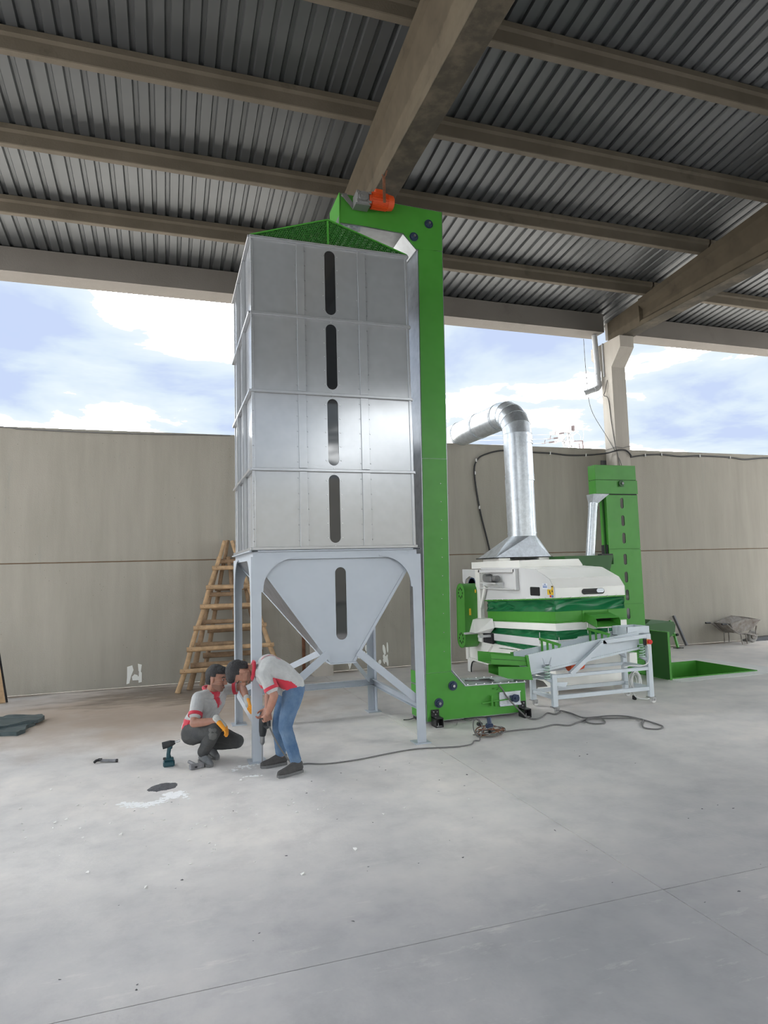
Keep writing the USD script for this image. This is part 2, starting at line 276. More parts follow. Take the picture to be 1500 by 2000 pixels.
def floor_mat():
    n = {'g': ('geometry', {}), 's': ('separate_xyz', {}),
         'n1': ('noise_texture', {'scale': .55, 'detail': 9.0, 'roughness': .62}), 'r1': ('rgb_ramp', {'ramp': [(.33, (.51, .495, .485)), (.5, (.615, .588, .565)), (.67, (.70, .655, .615))]}),
         'n2': ('noise_texture', {'scale': 2.6, 'detail': 9.0, 'roughness': .7}), 'r2': ('rgb_ramp', {'ramp': [(.3, (.78, .78, .79)), (.5, (.97, .97, .97)), (.72, (1.1, 1.09, 1.07))]}),
         'm2': ('mix', {'mix_type': 'multiply', 'fac': .9}),
         # greyer troweled slab near the camera; dimmer light there is painted into its colour
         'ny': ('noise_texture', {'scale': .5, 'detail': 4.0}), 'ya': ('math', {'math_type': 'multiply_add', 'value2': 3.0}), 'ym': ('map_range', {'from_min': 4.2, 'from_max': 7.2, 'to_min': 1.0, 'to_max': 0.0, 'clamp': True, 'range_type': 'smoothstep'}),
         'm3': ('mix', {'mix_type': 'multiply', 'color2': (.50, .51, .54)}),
         # earth-brown dust and old water marks along the wall at the left
         'd1': ('vector_math', {'math_type': 'subtract', 'vector2': (-.3, 10.6, 0)}), 'd2': ('vector_math', {'math_type': 'multiply', 'vector2': (.42, .5, 0)}), 'd3': ('vector_math', {'math_type': 'length'}),
         'nw': ('noise_texture', {'scale': 1.3, 'detail': 7.0, 'roughness': .6}), 'dn': ('math', {'math_type': 'multiply_add', 'value2': 1.5}), 'dm': ('map_range', {'from_min': 1.25, 'from_max': 2.1, 'to_min': .85, 'to_max': 0.0, 'clamp': True}),
         'm4': ('mix', {'mix_type': 'mix', 'color2': (.45, .345, .26)}),
         'w1': ('vector_math', {'math_type': 'subtract', 'vector2': (.25, 11.75, 0)}), 'w2': ('vector_math', {'math_type': 'multiply', 'vector2': (.42, .85, 0)}), 'w3': ('vector_math', {'math_type': 'length'}),
         'ww': ('mapping', {'scale': (1.1, 3.2, 1)}), 'wn': ('noise_texture', {'scale': 1.15, 'detail': 7.0, 'roughness': .6}), 'wd': ('math', {'math_type': 'multiply_add', 'value2': 2.2}), 'wm': ('map_range', {'from_min': 1.5, 'from_max': 2.05, 'to_min': .8, 'to_max': 0.0, 'clamp': True}),
         'm5': ('mix', {'mix_type': 'mix', 'color2': (.17, .135, .105)}),
         # grime swept against the foot of the wall
         'gy': ('math', {'math_type': 'multiply_add', 'value2': .9}), 'gm': ('map_range', {'from_min': 12.95, 'from_max': 13.2, 'to_min': 0.0, 'to_max': .85, 'clamp': True}), 'm7': ('mix', {'mix_type': 'mix', 'color2': (.20, .15, .11)}),
         # fine pale scuffs and grit
         'ms': ('mapping', {'scale': (1.4, 5.0, 1)}), 'n3': ('noise_texture', {'scale': 1.2, 'detail': 10.0, 'roughness': .72}), 'r3': ('rgb_ramp', {'ramp': [(.58, (0, 0, 0)), (.75, (.55, .55, .55))]}), 'm6': ('mix', {'mix_type': 'mix', 'color2': (.60, .565, .525)}),
         'nb': ('noise_texture', {'scale': 40.0, 'detail': 6.0}), 'b': ('bump', {'strength': .12, 'distance': .01}),
         'rr': ('rgb_ramp', {'ramp': [(.3, (.42, .42, .42)), (.7, (.7, .7, .7))]}),
         'p': ('principled_bsdf', {'specular_ior_level': .4})}
    l = [('g.position', 's.vector'), ('g.position', 'n1.vector'), ('n1.fac', 'r1.fac'), ('g.position', 'n2.vector'), ('n2.fac', 'r2.fac'), ('r1.color', 'm2.color1'), ('r2.color', 'm2.color2'),
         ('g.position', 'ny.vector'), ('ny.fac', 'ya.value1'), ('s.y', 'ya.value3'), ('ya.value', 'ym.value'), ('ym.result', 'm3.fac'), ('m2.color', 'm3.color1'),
         ('g.position', 'd1.vector1'), ('d1.vector', 'd2.vector1'), ('d2.vector', 'd3.vector1'), ('g.position', 'nw.vector'), ('nw.fac', 'dn.value1'), ('d3.value', 'dn.value3'), ('dn.value', 'dm.value'), ('dm.result', 'm4.fac'), ('m3.color', 'm4.color1'),
         ('g.position', 'w1.vector1'), ('w1.vector', 'w2.vector1'), ('w2.vector', 'w3.vector1'), ('g.position', 'ww.vector'), ('ww.vector', 'wn.vector'), ('wn.fac', 'wd.value1'), ('w3.value', 'wd.value3'), ('wd.value', 'wm.value'), ('wm.result', 'm5.fac'), ('m4.color', 'm5.color1'), ('nw.fac', 'gy.value1'), ('s.y', 'gy.value3'), ('gy.value', 'gm.value'), ('gm.result', 'm7.fac'), ('m5.color', 'm7.color1'),
         ('g.position', 'ms.vector'), ('ms.vector', 'n3.vector'), ('n3.fac', 'r3.fac'), ('r3.color', 'm6.fac'), ('m7.color', 'm6.color1'), ('m6.color', 'p.base_color'),
         ('n2.fac', 'rr.fac'), ('rr.color', 'p.roughness'), ('g.position', 'nb.vector'), ('nb.fac', 'b.height'), ('b.normal', 'p.normal')]
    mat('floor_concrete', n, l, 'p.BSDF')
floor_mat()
# ------------------------------------------------------------------ setting
EAVE_Y, RIDGE_Y, REAR_Y = 12.57, 3.41, -5.8
X0, X3 = -4.25, 17.05
GIRDERS = (2.85, 9.95)
def roof_z(y): return 7.83 + .1*(EAVE_Y - y) if y >= RIDGE_Y else 7.83 + .1*(EAVE_Y - RIDGE_Y) - .1*(RIDGE_Y - y)

# floor: cast slabs with sawn joints, a hole for the intake pit
PIT = (7.97, 9.89, 9.17, 10.58)
fl = thing('floor', None, None, kind='structure')
jx, jy = FLOORJ
g = .007
xs = [-14, *jx, 26]; ys = [-6, *jy, 12.8]
for i in range(len(xs)-1):
    for j in range(len(ys)-1):
        a = sg.box(xs[i]+g/2, ys[j]+g/2, xs[i+1]-g/2, ys[j+1]-g/2).difference(sg.box(PIT[0]-.014, PIT[2]-.014, PIT[1]+.014, PIT[3]+.014))
        for q in getattr(a, 'geoms', [a]):
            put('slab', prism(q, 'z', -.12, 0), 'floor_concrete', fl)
put('bedding', cbox(-14, 7.9, -6, 12.8, -.2, -.012), 'soil', fl)
tag(put('ground', MB(cbox(-300, 300, 12.96, 300, -.3, -.03), cbox(-300, -14, -14, 12.96, -.3, -.03), cbox(26, 300, -14, 12.96, -.3, -.03)), 'soil'), kind='structure')
tag(put('ground', cbox(-14, 26, -14, -6, -.3, -.03).__add__(cbox(-300, 300, -300, -14, -.3, -.03)), 'asphalt'), kind='structure')

# precast back wall, and an added yard wall
wb = thing('wall_back', None, None, kind='structure')
for x0, x1 in ((-14, 2.80), (2.82, 9.86), (9.90, 26)):
    put('panel', cbox(x0+.01, x1-.01, 12.80, 12.96, 0, 2.235, .008), 'wall_concrete', wb)
    put('panel', cbox(x0+.01, x1-.01, 12.80, 12.96, 2.25, 4.64, .008), 'wall_concrete', wb)
put('joint_filler', cbox(-14, 26, 12.83, 12.95, 2.2, 2.28), 'joint_brown', wb)
wr = thing('wall_rear', None, None, kind='structure')           # rear side left open for light; unseen yard wall added to cut low sky
put('panel', cbox(-60, 70, -27.2, -27.0, 0, 8.0), 'wall_concrete', wr)

# columns with twin corbels
def column(x, label):
    t = thing('column', label, 'column', (x, 12.5, 0))
    y0, y1 = 12.34, 12.72
    prof = [(y0, 0), (y0, 6.47), (12.0, 6.84), (12.0, 7.10), (13.06, 7.10), (13.06, 6.84), (y1, 6.47), (y1, 0)]
    put('shaft', prism(prof, 'x', x-.185, x+.185), 'column_concrete', t)
    return t
column(2.82, 'concrete column behind the silo hopper, only its foot showing')
column(9.89, 'tall concrete column with corbels rising behind the small green elevator')

# main girders: tapered I-beams
def girder(x, label):
    t = thing('roof_girder', label, 'concrete girder', (x, RIDGE_Y, 7.1))
    def ring(y, solid):
        zt = roof_z(y) - .27; zb = 7.1; h = zt-zb
        hw = .165; wv = .17 if solid else .10
        if solid: Z = [0, .05, .1, .15, .5*h, h-.2, h-.12, h]; W = [hw]*8
        else: Z = [0, .11, .13, .17, .36, h-.13, h-.125, h]; W = [hw, hw, hw-.02, wv, wv, .205, .205, .205]
        return [(x-w, y, zb+z) for z, w in zip(Z, W)] + [(x+w, y, zb+z) for z, w in reversed(list(zip(Z, W)))]
    secs = [(12.50, 1), (11.42, 1), (11.38, 0), (RIDGE_Y, 0), (-4.38, 0), (-4.42, 1), (-5.5, 1)]
    rings = [ring(y, s) for y, s in secs]; n = 16; v = np.array(rings).reshape(-1, 3); f = []
    for k in range(len(rings)-1):
        for j in range(n):
            a, b = k*n+j, k*n+(j+1) % n; f += [(a, b, b+n), (a, b+n, a+n)]
    for k in (0, len(rings)-1):
        for j in range(7): f += [(k*n+j, k*n+j+1, k*n+14-j), (k*n+j, k*n+14-j, k*n+15-j)]
    m = trimesh.Trimesh(v, f, process=True); m.fix_normals()
    put('beam', m, 'girder_concrete', t)
    return t
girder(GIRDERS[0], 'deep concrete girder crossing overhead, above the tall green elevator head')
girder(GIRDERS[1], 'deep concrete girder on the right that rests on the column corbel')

# purlins, eave beams
BAYS = [(X0+.02, GIRDERS[0]-.02), (GIRDERS[0]+.02, GIRDERS[1]-.02), (GIRDERS[1]+.02, X3)]
bayname = ('left bay', 'middle bay', 'right bay')
order = ('first', 'second', 'third', 'fourth', 'fifth')
PY = (11.11, 9.53, 7.95, 6.41, 4.85)
for b, (x0, x1) in enumerate(BAYS):
    for k, y in enumerate(PY):
        if b == 2 and k > 1: continue
        zt = roof_z(y) - .004
        t = thing('purlin', f'concrete roof purlin of the {bayname[b]}, {order[k]} one in from the eave beam', 'purlin', ((x0+x1)/2, y, zt-.26))
        prof = [(y, zt), (y, zt-.075), (y+.035, zt-.105), (y+.045, zt-.25), (y+.055, zt-.26), (y+.145, zt-.26), (y+.155, zt-.25), (y+.165, zt-.105), (y+.2, zt-.095), (y+.2, zt-.02)]
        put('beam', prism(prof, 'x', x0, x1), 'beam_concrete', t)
    e0, e1 = (x0, x1) if b else (x0, x1)
    q0 = e0 if b == 0 else e0+.17; q1 = e1-.19 if b < 2 else e1
    t = thing('eave_beam', f'heavy concrete eave beam over the wall opening of the {bayname[b]}', 'beam', ((x0+x1)/2, 12.8, 7.37))
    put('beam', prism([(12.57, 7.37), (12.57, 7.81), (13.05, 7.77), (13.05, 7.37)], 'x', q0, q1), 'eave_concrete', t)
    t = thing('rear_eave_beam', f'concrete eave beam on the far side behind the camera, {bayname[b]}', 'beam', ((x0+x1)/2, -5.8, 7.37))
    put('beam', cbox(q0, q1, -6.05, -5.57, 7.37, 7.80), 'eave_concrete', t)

# corrugated roof sheets
ce = thing('ceiling', None, None, kind='structure')
per, hgt = .2, .036
def sheet(x0, n, y0, y1):
    pr = [(-.012, 0), (0, 0)]
    for k in range(n):
        a = k*per; pr += [(a+.118, 0), (a+.136, hgt), (a+.182, hgt), (a+.2, 0)]
    v = []; th = .002
    ya = [y0, y1]
    for y in ya:
        for px, pz in pr: v.append((x0+px, y, roof_z(y)+pz))
    k = len(pr); f = []
    for j in range(k-1): f += [(j, j+1, k+j+1), (j, k+j+1, k+j)]
    m = trimesh.Trimesh(v, f, process=False)
    up_ = m.copy(); up_.vertices = up_.vertices + [0, 0, th]; up_.invert()
    if m.face_normals[0][2] > 0: m.invert(); up_.invert()
    return MB(m, up_)
x = X0 - .3
while x < X3 + .3:
    put('roof_sheet', sheet(x, 5, RIDGE_Y, 13.35), 'roof_metal', ce); put('roof_sheet', sheet(x, 5, -6.35, RIDGE_Y), 'roof_metal', ce); x += 1.0
put('ridge_cap', MB(slab([(X0-.3, RIDGE_Y, roof_z(RIDGE_Y)+.06), (X3+.6, RIDGE_Y, roof_z(RIDGE_Y)+.06), (X3+.6, RIDGE_Y+.25, roof_z(RIDGE_Y)+.04), (X0-.3, RIDGE_Y+.25, roof_z(RIDGE_Y)+.04)], .003),
    slab([(X0-.3, RIDGE_Y, roof_z(RIDGE_Y)+.06), (X3+.6, RIDGE_Y, roof_z(RIDGE_Y)+.06), (X3+.6, RIDGE_Y-.25, roof_z(RIDGE_Y)+.04), (X0-.3, RIDGE_Y-.25, roof_z(RIDGE_Y)+.04)], .003)), 'roof_metal', ce)
# ------------------------------------------------------------------ grain silo
SX0, SX1, SY0, SY1 = .88, 2.745, 7.12, 9.0
ROWS = (5.71, 4.835, 3.955, 3.085, 2.215)
def silo():
    t = thing('grain_silo', 'tall grey square grain silo on four legs with slot windows and a green perforated cap', 'silo', (1.81, 8.06, 0))
    xm = ((1.395, 1.485), (2.12, 2.215)); ym = ((7.70, 7.78), (8.34, 8.42)); cw = .03
    cols = ((SX0+cw, xm[0][0]), (xm[0][1], xm[1][0]), (xm[1][1], SX1-cw))
    for k in range(4):
        z1, z0 = ROWS[k]-.018, ROWS[k+1]+.018
        for c, (x0, x1) in enumerate(cols):
            pl = sg.box(x0-.01, z0-.02, x1+.01, z1+.02); cx = (x0+x1)/2-.012
            if c == 1: pl = pl.difference(slot(.125, .765, cx, (z0+z1)/2+.005))
            put('panel', prism(pl, 'y', SY0+.012, SY0+.016), 'silo_sheet', t)
            if c == 1:
                w = put('sight_window', prism(slot(.15, .79, cx, (z0+z1)/2+.005), 'y', SY0+.017, SY0+.021), 'sight_pane', t, label='dark slot window')
                put('bolt', bolts([(cx+s*.085, SY0+.012, (z0+z1)/2+q*.16) for s in (-1, 1) for q in (-2, -1, 0, 1, 2)] + [(cx, SY0+.012, (z0+z1)/2+s*.41) for s in (-1, 1)], (0, -1, 0), .008, .006), 'steel', w, kind='stuff')
        for (y0, y1) in ((SY0+cw, ym[0][0]), (ym[0][1], ym[1][0]), (ym[1][1], SY1-cw)):
            put('side_panel', cbox(SX0+.012, SX0+.016, y0-.01, y1+.01, z0-.02, z1+.02), 'silo_sheet', t)
        put('side_panel', cbox(SX1-.016, SX1-.012, SY0+.01, SY1-.01, z0-.02, z1+.02), 'silo_sheet', t)
        put('rear_panel', cbox(SX0+.01, SX1-.01, SY1-.016, SY1-.012, z0-.02, z1+.02), 'silo_sheet', t)
        put('mullion', cbox(xm[0][0], xm[0][1], SY0-.002, SY0+.011, z0, z1, .002), 'silo_sheet', t)
        put('mullion', cbox(xm[1][0], xm[1][1], SY0-.002, SY0+.011, z0, z1, .002), 'silo_sheet', t)
        for y0, y1 in ym:
            put('mullion', MB(cbox(SX0, SX0+.011, y0, y1, z0, z1, .002), cbox(SX0-.028, SX0, y0, y0+.006, z0, z1), cbox(SX0-.028, SX0, y1-.006, y1, z0, z1)), 'silo_sheet', t)
    for k, z in enumerate(ROWS):
        zz0, zz1 = (z-.018, z+.012) if k < 4 else (z-.012, z+.02)
        for nm, b in (('rail', cbox(SX0-.006, SX1+.006, SY0-.022, SY0+.012, zz0, zz1, .003)), ('rail', cbox(SX0-.03, SX0+.012, SY0-.006, SY1, zz0, zz1, .003)),
                      ('rail', cbox(SX1-.012, SX1+.022, SY0, SY1, zz0, zz1, .003)), ('rail', cbox(SX0, SX1, SY1-.012, SY1+.022, zz0, zz1, .003))):
            put(nm, b, 'silo_sheet', t)
    for x in (SX0, SX1-cw):
        for y in (SY0, SY1-cw):
            sx = -1 if x == SX0 else 1
            put('corner_post', MB(cbox(x, x+cw, y, y+cw, ROWS[4], ROWS[0], .003)), 'silo_sheet', t)
    P = []
    for k in range(4):
        zs = np.linspace(ROWS[k]-.09, ROWS[k+1]+.09, 5)
        for xx in (xm[0][0]-.012, xm[0][1]+.012, xm[1][0]-.012, xm[1][1]+.012): P += [(xx, SY0+.012, z) for z in zs]
    put('bolt', bolts(P, (0, -1, 0), .008, .006), 'silo_sheet', t, kind='stuff')
    put('bolt', bolts([(SX0+.012, SY0, z) for z in np.arange(2.3, 5.7, .13)], (0, -1, 0), .007, .005), 'cast_grey', t, kind='stuff')
    # cap: perforated gable
    zt, za, xa = ROWS[0]+.012, 6.03, 1.775
    put('cap_gable', slab([(SX0, SY0+.012, zt), (SX1, SY0+.012, zt), (xa, SY0+.012, za)], .003, (0, -1, 0)), 'green_mesh', t, label='green perforated gable sheet')
    put('cap_gable', slab([(SX0, SY1-.012, zt), (SX1, SY1-.012, zt), (xa, SY1-.012, za)], .003, (0, 1, 0)), 'green_mesh', t, label='green perforated gable sheet')
    for sx in (SX0, SX1):
        put('cap_roof', slab([(sx, SY0, zt), (sx, SY1, zt), (xa, SY1, za), (xa, SY0, za)], .003, (0, 0, 1)), 'green_mesh', t, label='green perforated roof sheet')
        for y in (SY0+.01, SY1-.01): put('cap_rim', beam((sx, y, zt+.006), (xa, y, za+.004), .03, .014), 'machine_green', t)
    put('cap_ridge', beam((xa, SY0, za), (xa, SY1, za), .04, .012), 'machine_green', t); put('cap_seam', cbox(xa-.012, xa+.012, SY0+.002, SY0+.010, zt, za-.01), 'machine_green', t)
    # ring beam
    for a in (cbox(SX0-.02, SX1+.05, SY0-.03, SY0+.05, 2.185, 2.199, .003), cbox(SX0-.02, SX1+.02, SY1-.03, SY1+.03, 2.185, 2.199, .003), cbox(SX0-.045, SX0+.05, SY0-.03, SY1+.03, 2.185, 2.199, .003), cbox(SX1-.05, SX1+.045, SY0-.03, SY1+.03, 2.185, 2.199, .003)):
        put('ring_flange', a, 'frame_paint', t)
    put('ring_beam', MB(cbox(SX0, SX1, SY0-.004, SY0+.006, 2.10, 2.186), cbox(SX0, SX1, SY1-.006, SY1+.004, 2.10, 2.186), cbox(SX0-.004, SX0+.006, SY0, SY1, 2.10, 2.186), cbox(SX1-.006, SX1+.004, SY0, SY1, 2.10, 2.186)), 'frame_paint', t)
    # legs: angle sections that flare into arched gussets
    def plate(sgn):
        a = [(0, .012), (0, 2.132), (.50, 2.132), (.50, 2.115)]
        a += [(.50-.372*math.sin(q), 2.115-.335*(1-math.cos(q))) for q in np.linspace(.08, PI/2, 14)]
        a += [(.128, 1.765), (.107, 1.755), (.107, .012)]
        return [(sgn*p, q) for p, q in a]
    for x, sx in ((.853, 1), (2.79, -1)):
        for y, sy in ((SY0-.018, 1), (SY1+.018, -1)):
            lg = MB(); a = affinity.translate(sg.Polygon(plate(sx)), x, 0); b = affinity.translate(sg.Polygon(plate(sy)), y, 0)
            lg.add(prism(a, 'y', min(y, y+sy*.009), max(y, y+sy*.009)))
            b = affinity.translate(b, sy*.0012, 0); x_ = x+sx*.0012; lg.add(prism(b, 'x', min(x_, x_+sx*.009), max(x_, x_+sx*.009)))
            L = put('leg', lg, 'frame_paint', t)
            put('foot_plate', cbox(x+sx*.05-.095, x+sx*.05+.095, y+sy*.05-.095, y+sy*.05+.095, 0, .012, .003), 'frame_paint', L)
    # hopper
    H0, H1 = [(SX0+.02, SY0+.03), (SX1-.02, SY0+.03), (SX1-.02, SY1-.03), (SX0+.02, SY1-.03)], [(1.725, SY0+.03), (1.975, SY0+.03), (1.975, 7.52), (1.725, 7.52)]
    zt, zb = 2.11, .955; cx = 1.815
    pl = sg.Polygon([(SX0+.02, zt), (SX1-.02, zt), (1.975, zb), (1.725, zb)]).difference(slot(.125, .80, cx+.03, 1.60))
    put('hopper_front', prism(pl, 'y', SY0+.03, SY0+.036), 'frame_paint', t)
    w = put('hopper_window', prism(slot(.15, .83, cx+.03, 1.60), 'y', SY0+.037, SY0+.041), 'sight_pane', t, label='dark slot window in hopper')
    for i in (1, 2, 3):
        j = (i+1) % 4
        put('hopper_side', slab([(*H0[i], zt), (*H0[j], zt), (*H1[j], zb), (*H1[i], zb)], .006), 'zinc_dull', t)
    put('hopper_flange', MB(beam((*H0[3], zt), (*H1[3], zb), .05, .006, (-1, 0, 0)), beam((H0[0][0], SY0+.025, zt), (H1[0][0], SY0+.025, zb), .012, .03), beam((H0[1][0], SY0+.025, zt), (H1[1][0], SY0+.025, zb), .012, .03)), 'frame_paint', t)
    put('outlet_flange', cbox(1.70, 2.0, SY0, 7.55, zb-.015, zb, .003), 'frame_paint', t)
    # braces and ties
    put('brace', beam((2.02, SY0+.012, 1.06), (2.72, SY0+.012, .47), .008, .085), 'frame_paint', t)
    put('brace', beam((1.68, SY0+.012, 1.06), (.92, SY0+.012, .47), .008, .085), 'frame_paint', t)
    def chan(p, q):
        p, q = V(*p), V(*q); d = nrm(q-p); s = np.cross(d, (0, 0, 1))
        return MB(beam(p, q, .006, .085), beam(p+s*.022+V(0, 0, .04), q+s*.022+V(0, 0, .04), .045, .006), beam(p+s*.022-V(0, 0, .04), q+s*.022-V(0, 0, .04), .045, .006))
    put('tie_rail', chan((.88, SY1-.01, .40), (2.76, SY1-.01, .40)), 'frame_paint', t)
    put('tie_rail', chan((2.77, SY1, .40), (2.77, SY0, .40)), 'frame_paint', t)
    put('tie_rail', chan((.875, SY0, .40), (.875, SY1, .40)), 'frame_paint', t)
    put('brace', beam((2.70, SY1-.03, .42), (1.98, 7.56, 1.04), .008, .07), 'frame_paint', t)
    put('brace', beam((.92, SY1-.03, .42), (1.72, 7.56, 1.04), .008, .07), 'frame_paint', t)
silo()

# ------------------------------------------------------------------ tall Z-shaped bucket elevator
def tall_elevator():
    t = thing('bucket_elevator', 'tall green Z-shaped bucket elevator beside the silo with a low boot and an overhead head', 'grain elevator', (3.3, 8.1, 0))
    lean = lambda m: trimesh.Trimesh(np.c_[m.vertices[:, 0]+.0155*np.maximum(m.vertices[:, 2]-.65, 0), m.vertices[:, 1:]], m.faces, process=False)
    Y = 7.85
    head = [(2.045, 6.83), (3.46, 6.79), (3.455, 6.24), (3.113, 6.22), (3.085, 6.22), (2.90, 6.415), (2.32, 6.44), (2.025, 6.44)]
    boot = [(3.106, .64), (3.45, .64), (3.635, .44), (4.505, .42), (4.507, .05), (3.106, .05)]
    leg = [(3.11, .64), (3.45, .64), (3.455, 6.24), (3.113, 6.24)]
    def segs(z0, z1): return [(3.11, z0), (3.452, z0), (3.454, z1), (3.112, z1)]
    for z0, z1 in ((.643, 3.385), (3.39, 6.23)):
        put('front_cover', lean(prism(segs(z0, z1), 'y', Y, Y+.008)), 'machine_green', t)
    put('head_cover', lean(prism(head, 'y', Y-.002, Y+.008)), 'machine_green', t)
    put('boot_cover', lean(prism(boot, 'y', Y-.002, Y+.008)), 'machine_green', t)
    grow = lambda p, d: sg.Polygon(p).buffer(d, join_style=2)
    body = sg.Polygon(leg).union(sg.Polygon(head)).union(sg.Polygon(boot)).buffer(.012, join_style=2)
    put('casing', lean(prism(body, 'y', Y+.009, 8.36)), 'zinc_dull', t)
    put('side_plate', MB(cbox(3.088, 3.094, Y+.01, 8.355, .05, .45, .002)), 'machine_green', t)
    put('side_plate', MB(cbox(3.088, 3.094, Y+.01, 8.355, .47, .63, .002)), 'machine_green', t)
    put('end_plate', lean(prism([(Y-.01, 6.40), (Y-.01, 6.84), (8.36, 6.84), (8.36, 6.40)], 'x', 2.018, 2.03)), 'machine_green', t)
    put('spout', lean(MB(slab([(2.03, Y+.05, 6.44), (2.30, Y+.05, 6.44), (2.30, 8.3, 6.44), (2.03, 8.3, 6.44)], .05, (0, 0, 1)).subdivide(), *[cbox(2.07+.07*k, 2.10+.07*k, Y+.03, 8.3, 6.36, 6.44) for k in range(4)]).mesh()), 'zinc', t)
    put('boot_lid', MB(prism([(3.47, .655), (3.645, .456), (4.52, .436), (4.52, .428), (3.64, .448), (3.465, .647)], 'y', Y-.012, 8.37)), 'zinc', t)
    put('lid_opening', cbox(4.0, 4.16, 8.05, 8.2, .44, .452), 'dark_inside', t)
    put('bolt', bolts([(3.68+.118*k, Y+.01, .452-.0024*k) for k in range(8)] + [(3.68+.118*k, 8.34, .452-.0024*k) for k in range(8)], (0, 0, 1), .012, .014), 'steel', t, kind='stuff')
    put('bolt', bolts([(3.36+.0155*(z-.65), Y, z) for z in np.arange(.9, 3.3, .24)], (0, -1, 0), .007, .006), 'steel', t, kind='stuff')
    for x, z in ((3.134+.0, 6.381), (3.356, 6.592), (3.465, .465), (3.266, .266)):
        b = put('bearing_housing', MB(cyl((x, Y-.012, z), (x, Y, z), .06, 28), cyl((x, Y-.03, z), (x, Y-.01, z), .036, 20, .045)), 'navy_iron', t, smooth=30)
        put('shaft_end', MB(cyl((x, Y-.05, z), (x, Y-.03, z), .017, 14)), 'steel', b, smooth=30)
    # drive: worm gearbox and orange motor
    gb = MB(cbox(2.29, 2.47, Y-.20, Y-.012, 6.63, 6.80, .02), cyl((2.38, Y-.225, 6.715), (2.38, Y-.19, 6.715), .062, 24), cyl((2.38, Y-.235, 6.715), (2.38, Y-.22, 6.715), .03, 16),
            cbox(2.28, 2.48, Y-.19, Y-.03, 6.615, 6.635, .004), *[cbox(2.30+.16*i-.01, 2.32+.16*i+.01, Y-.21, Y-.19, zz, zz+.03, .004) for i in (0, 1) for zz in (6.64, 6.76)])
    put('gearbox', gb, 'cast_grey', t)
    mo = MB(cyl((2.47, Y-.11, 6.735), (2.51, Y-.11, 6.735), .085, 28), cyl((2.51, Y-.11, 6.735), (2.73, Y-.11, 6.735), .092, 28), cyl((2.73, Y-.11, 6.735), (2.80, Y-.11, 6.735), .102, 28, .092), cyl((2.80, Y-.11, 6.735), (2.815, Y-.11, 6.735), .092, 28, .07))
    for k in range(20):
        a = k*2*PI/20; mo.add(cbox(2.515, 2.725, -.003, .003, .085, .107)); mo.ms[-1].apply_transform(trimesh.transformations.rotation_matrix(a, (1, 0, 0))); mo.ms[-1].apply_translation((0, Y-.11, 6.735))
    M_ = put('motor', mo, 'motor_orange', t, label='orange finned electric motor')
    put('terminal_box', cbox(2.56, 2.68, Y-.16, Y-.06, 6.825, 6.885, .012), 'motor_orange', M_)
    put('torque_arm', MB(slab([(2.14, Y-.02, 6.80), (2.20, Y-.02, 6.83), (2.30, Y-.02, 6.70), (2.28, Y-.02, 6.64)], .012), cyl((2.16, Y-.04, 6.80), (2.16, Y, 6.80), .018, 12)), 'cast_grey', t)
    # take-up on the boot
    tk = put('take_up', MB(cbox(4.11, 4.42, Y-.02, Y-.004, .155, .325, .003), cbox(4.11, 4.42, Y-.035, Y-.004, .315, .33), cbox(4.11, 4.42, Y-.035, Y-.004, .15, .165)), 'zinc', t)
    put('bearing_housing', MB(cyl((4.335, Y-.055, .24), (4.335, Y-.02, .24), .05, 22), cbox(4.26, 4.39, Y-.045, Y-.02, .20, .28, .008), cyl((4.335, Y-.075, .24), (4.335, Y-.055, .24), .018, 12)), 'navy_iron', tk, smooth=30)
    put('screw_rod', MB(cyl((3.85, Y-.035, .215), (4.30, Y-.035, .24), .008, 10), cbox(3.98, 4.0, Y-.05, Y-.002, .17, .30), cbox(4.04, 4.05, Y-.04, Y-.002, .16, .22)), 'machine_green', tk)
    put('lid_handle', tube([(4.03, Y-.004, .385), (4.03, Y-.03, .385), (4.09, Y-.03, .385), (4.09, Y-.004, .36)], .005, 6), 'machine_green', t)
    for x in (3.155, 4.39):
        b = MB(cbox(x, x+.105, Y-.014, Y-.004, .10, .19), cbox(x, x+.105, Y-.15, Y-.004, .0, .012), cbox(x, x+.01, Y-.15, Y-.004, .01, .11), cbox(x+.095, x+.105, Y-.15, Y-.004, .01, .11), cbox(x, x+.105, Y-.15, Y-.004, .10, .112), cbox(x+.01, x+.095, Y-.05, Y-.03, .012, .10))
        f = put('foot_bracket', b, 'black_steel', t, label='black steel foot bracket')
        put('bolt', bolts([(x+.03, Y-.014, .165), (x+.075, Y-.014, .165), (x+.055, Y-.014, .132)], (0, -1, 0), .011, .01).add(cyl((x+.05, Y-.11, .012), (x+.05, Y-.11, .05), .007, 8), cbox(x+.015, x+.09, Y-.14, Y-.07, .012, .017)), 'steel', f, kind='stuff')
    put('foot_bracket', MB(cbox(3.10, 3.14, 8.22, 8.34, 0, .06)), 'black_steel', t)
    put('foot_bracket', MB(cbox(4.42, 4.46, 8.22, 8.34, 0, .06)), 'black_steel', t)
    put('wire_stub', tube(smooth_path([(3.10, 8.15, .06), (3.0, 8.2, .02), (2.93, 8.25, .01)]), .006, 6), 'cable_black', t)
tall_elevator()
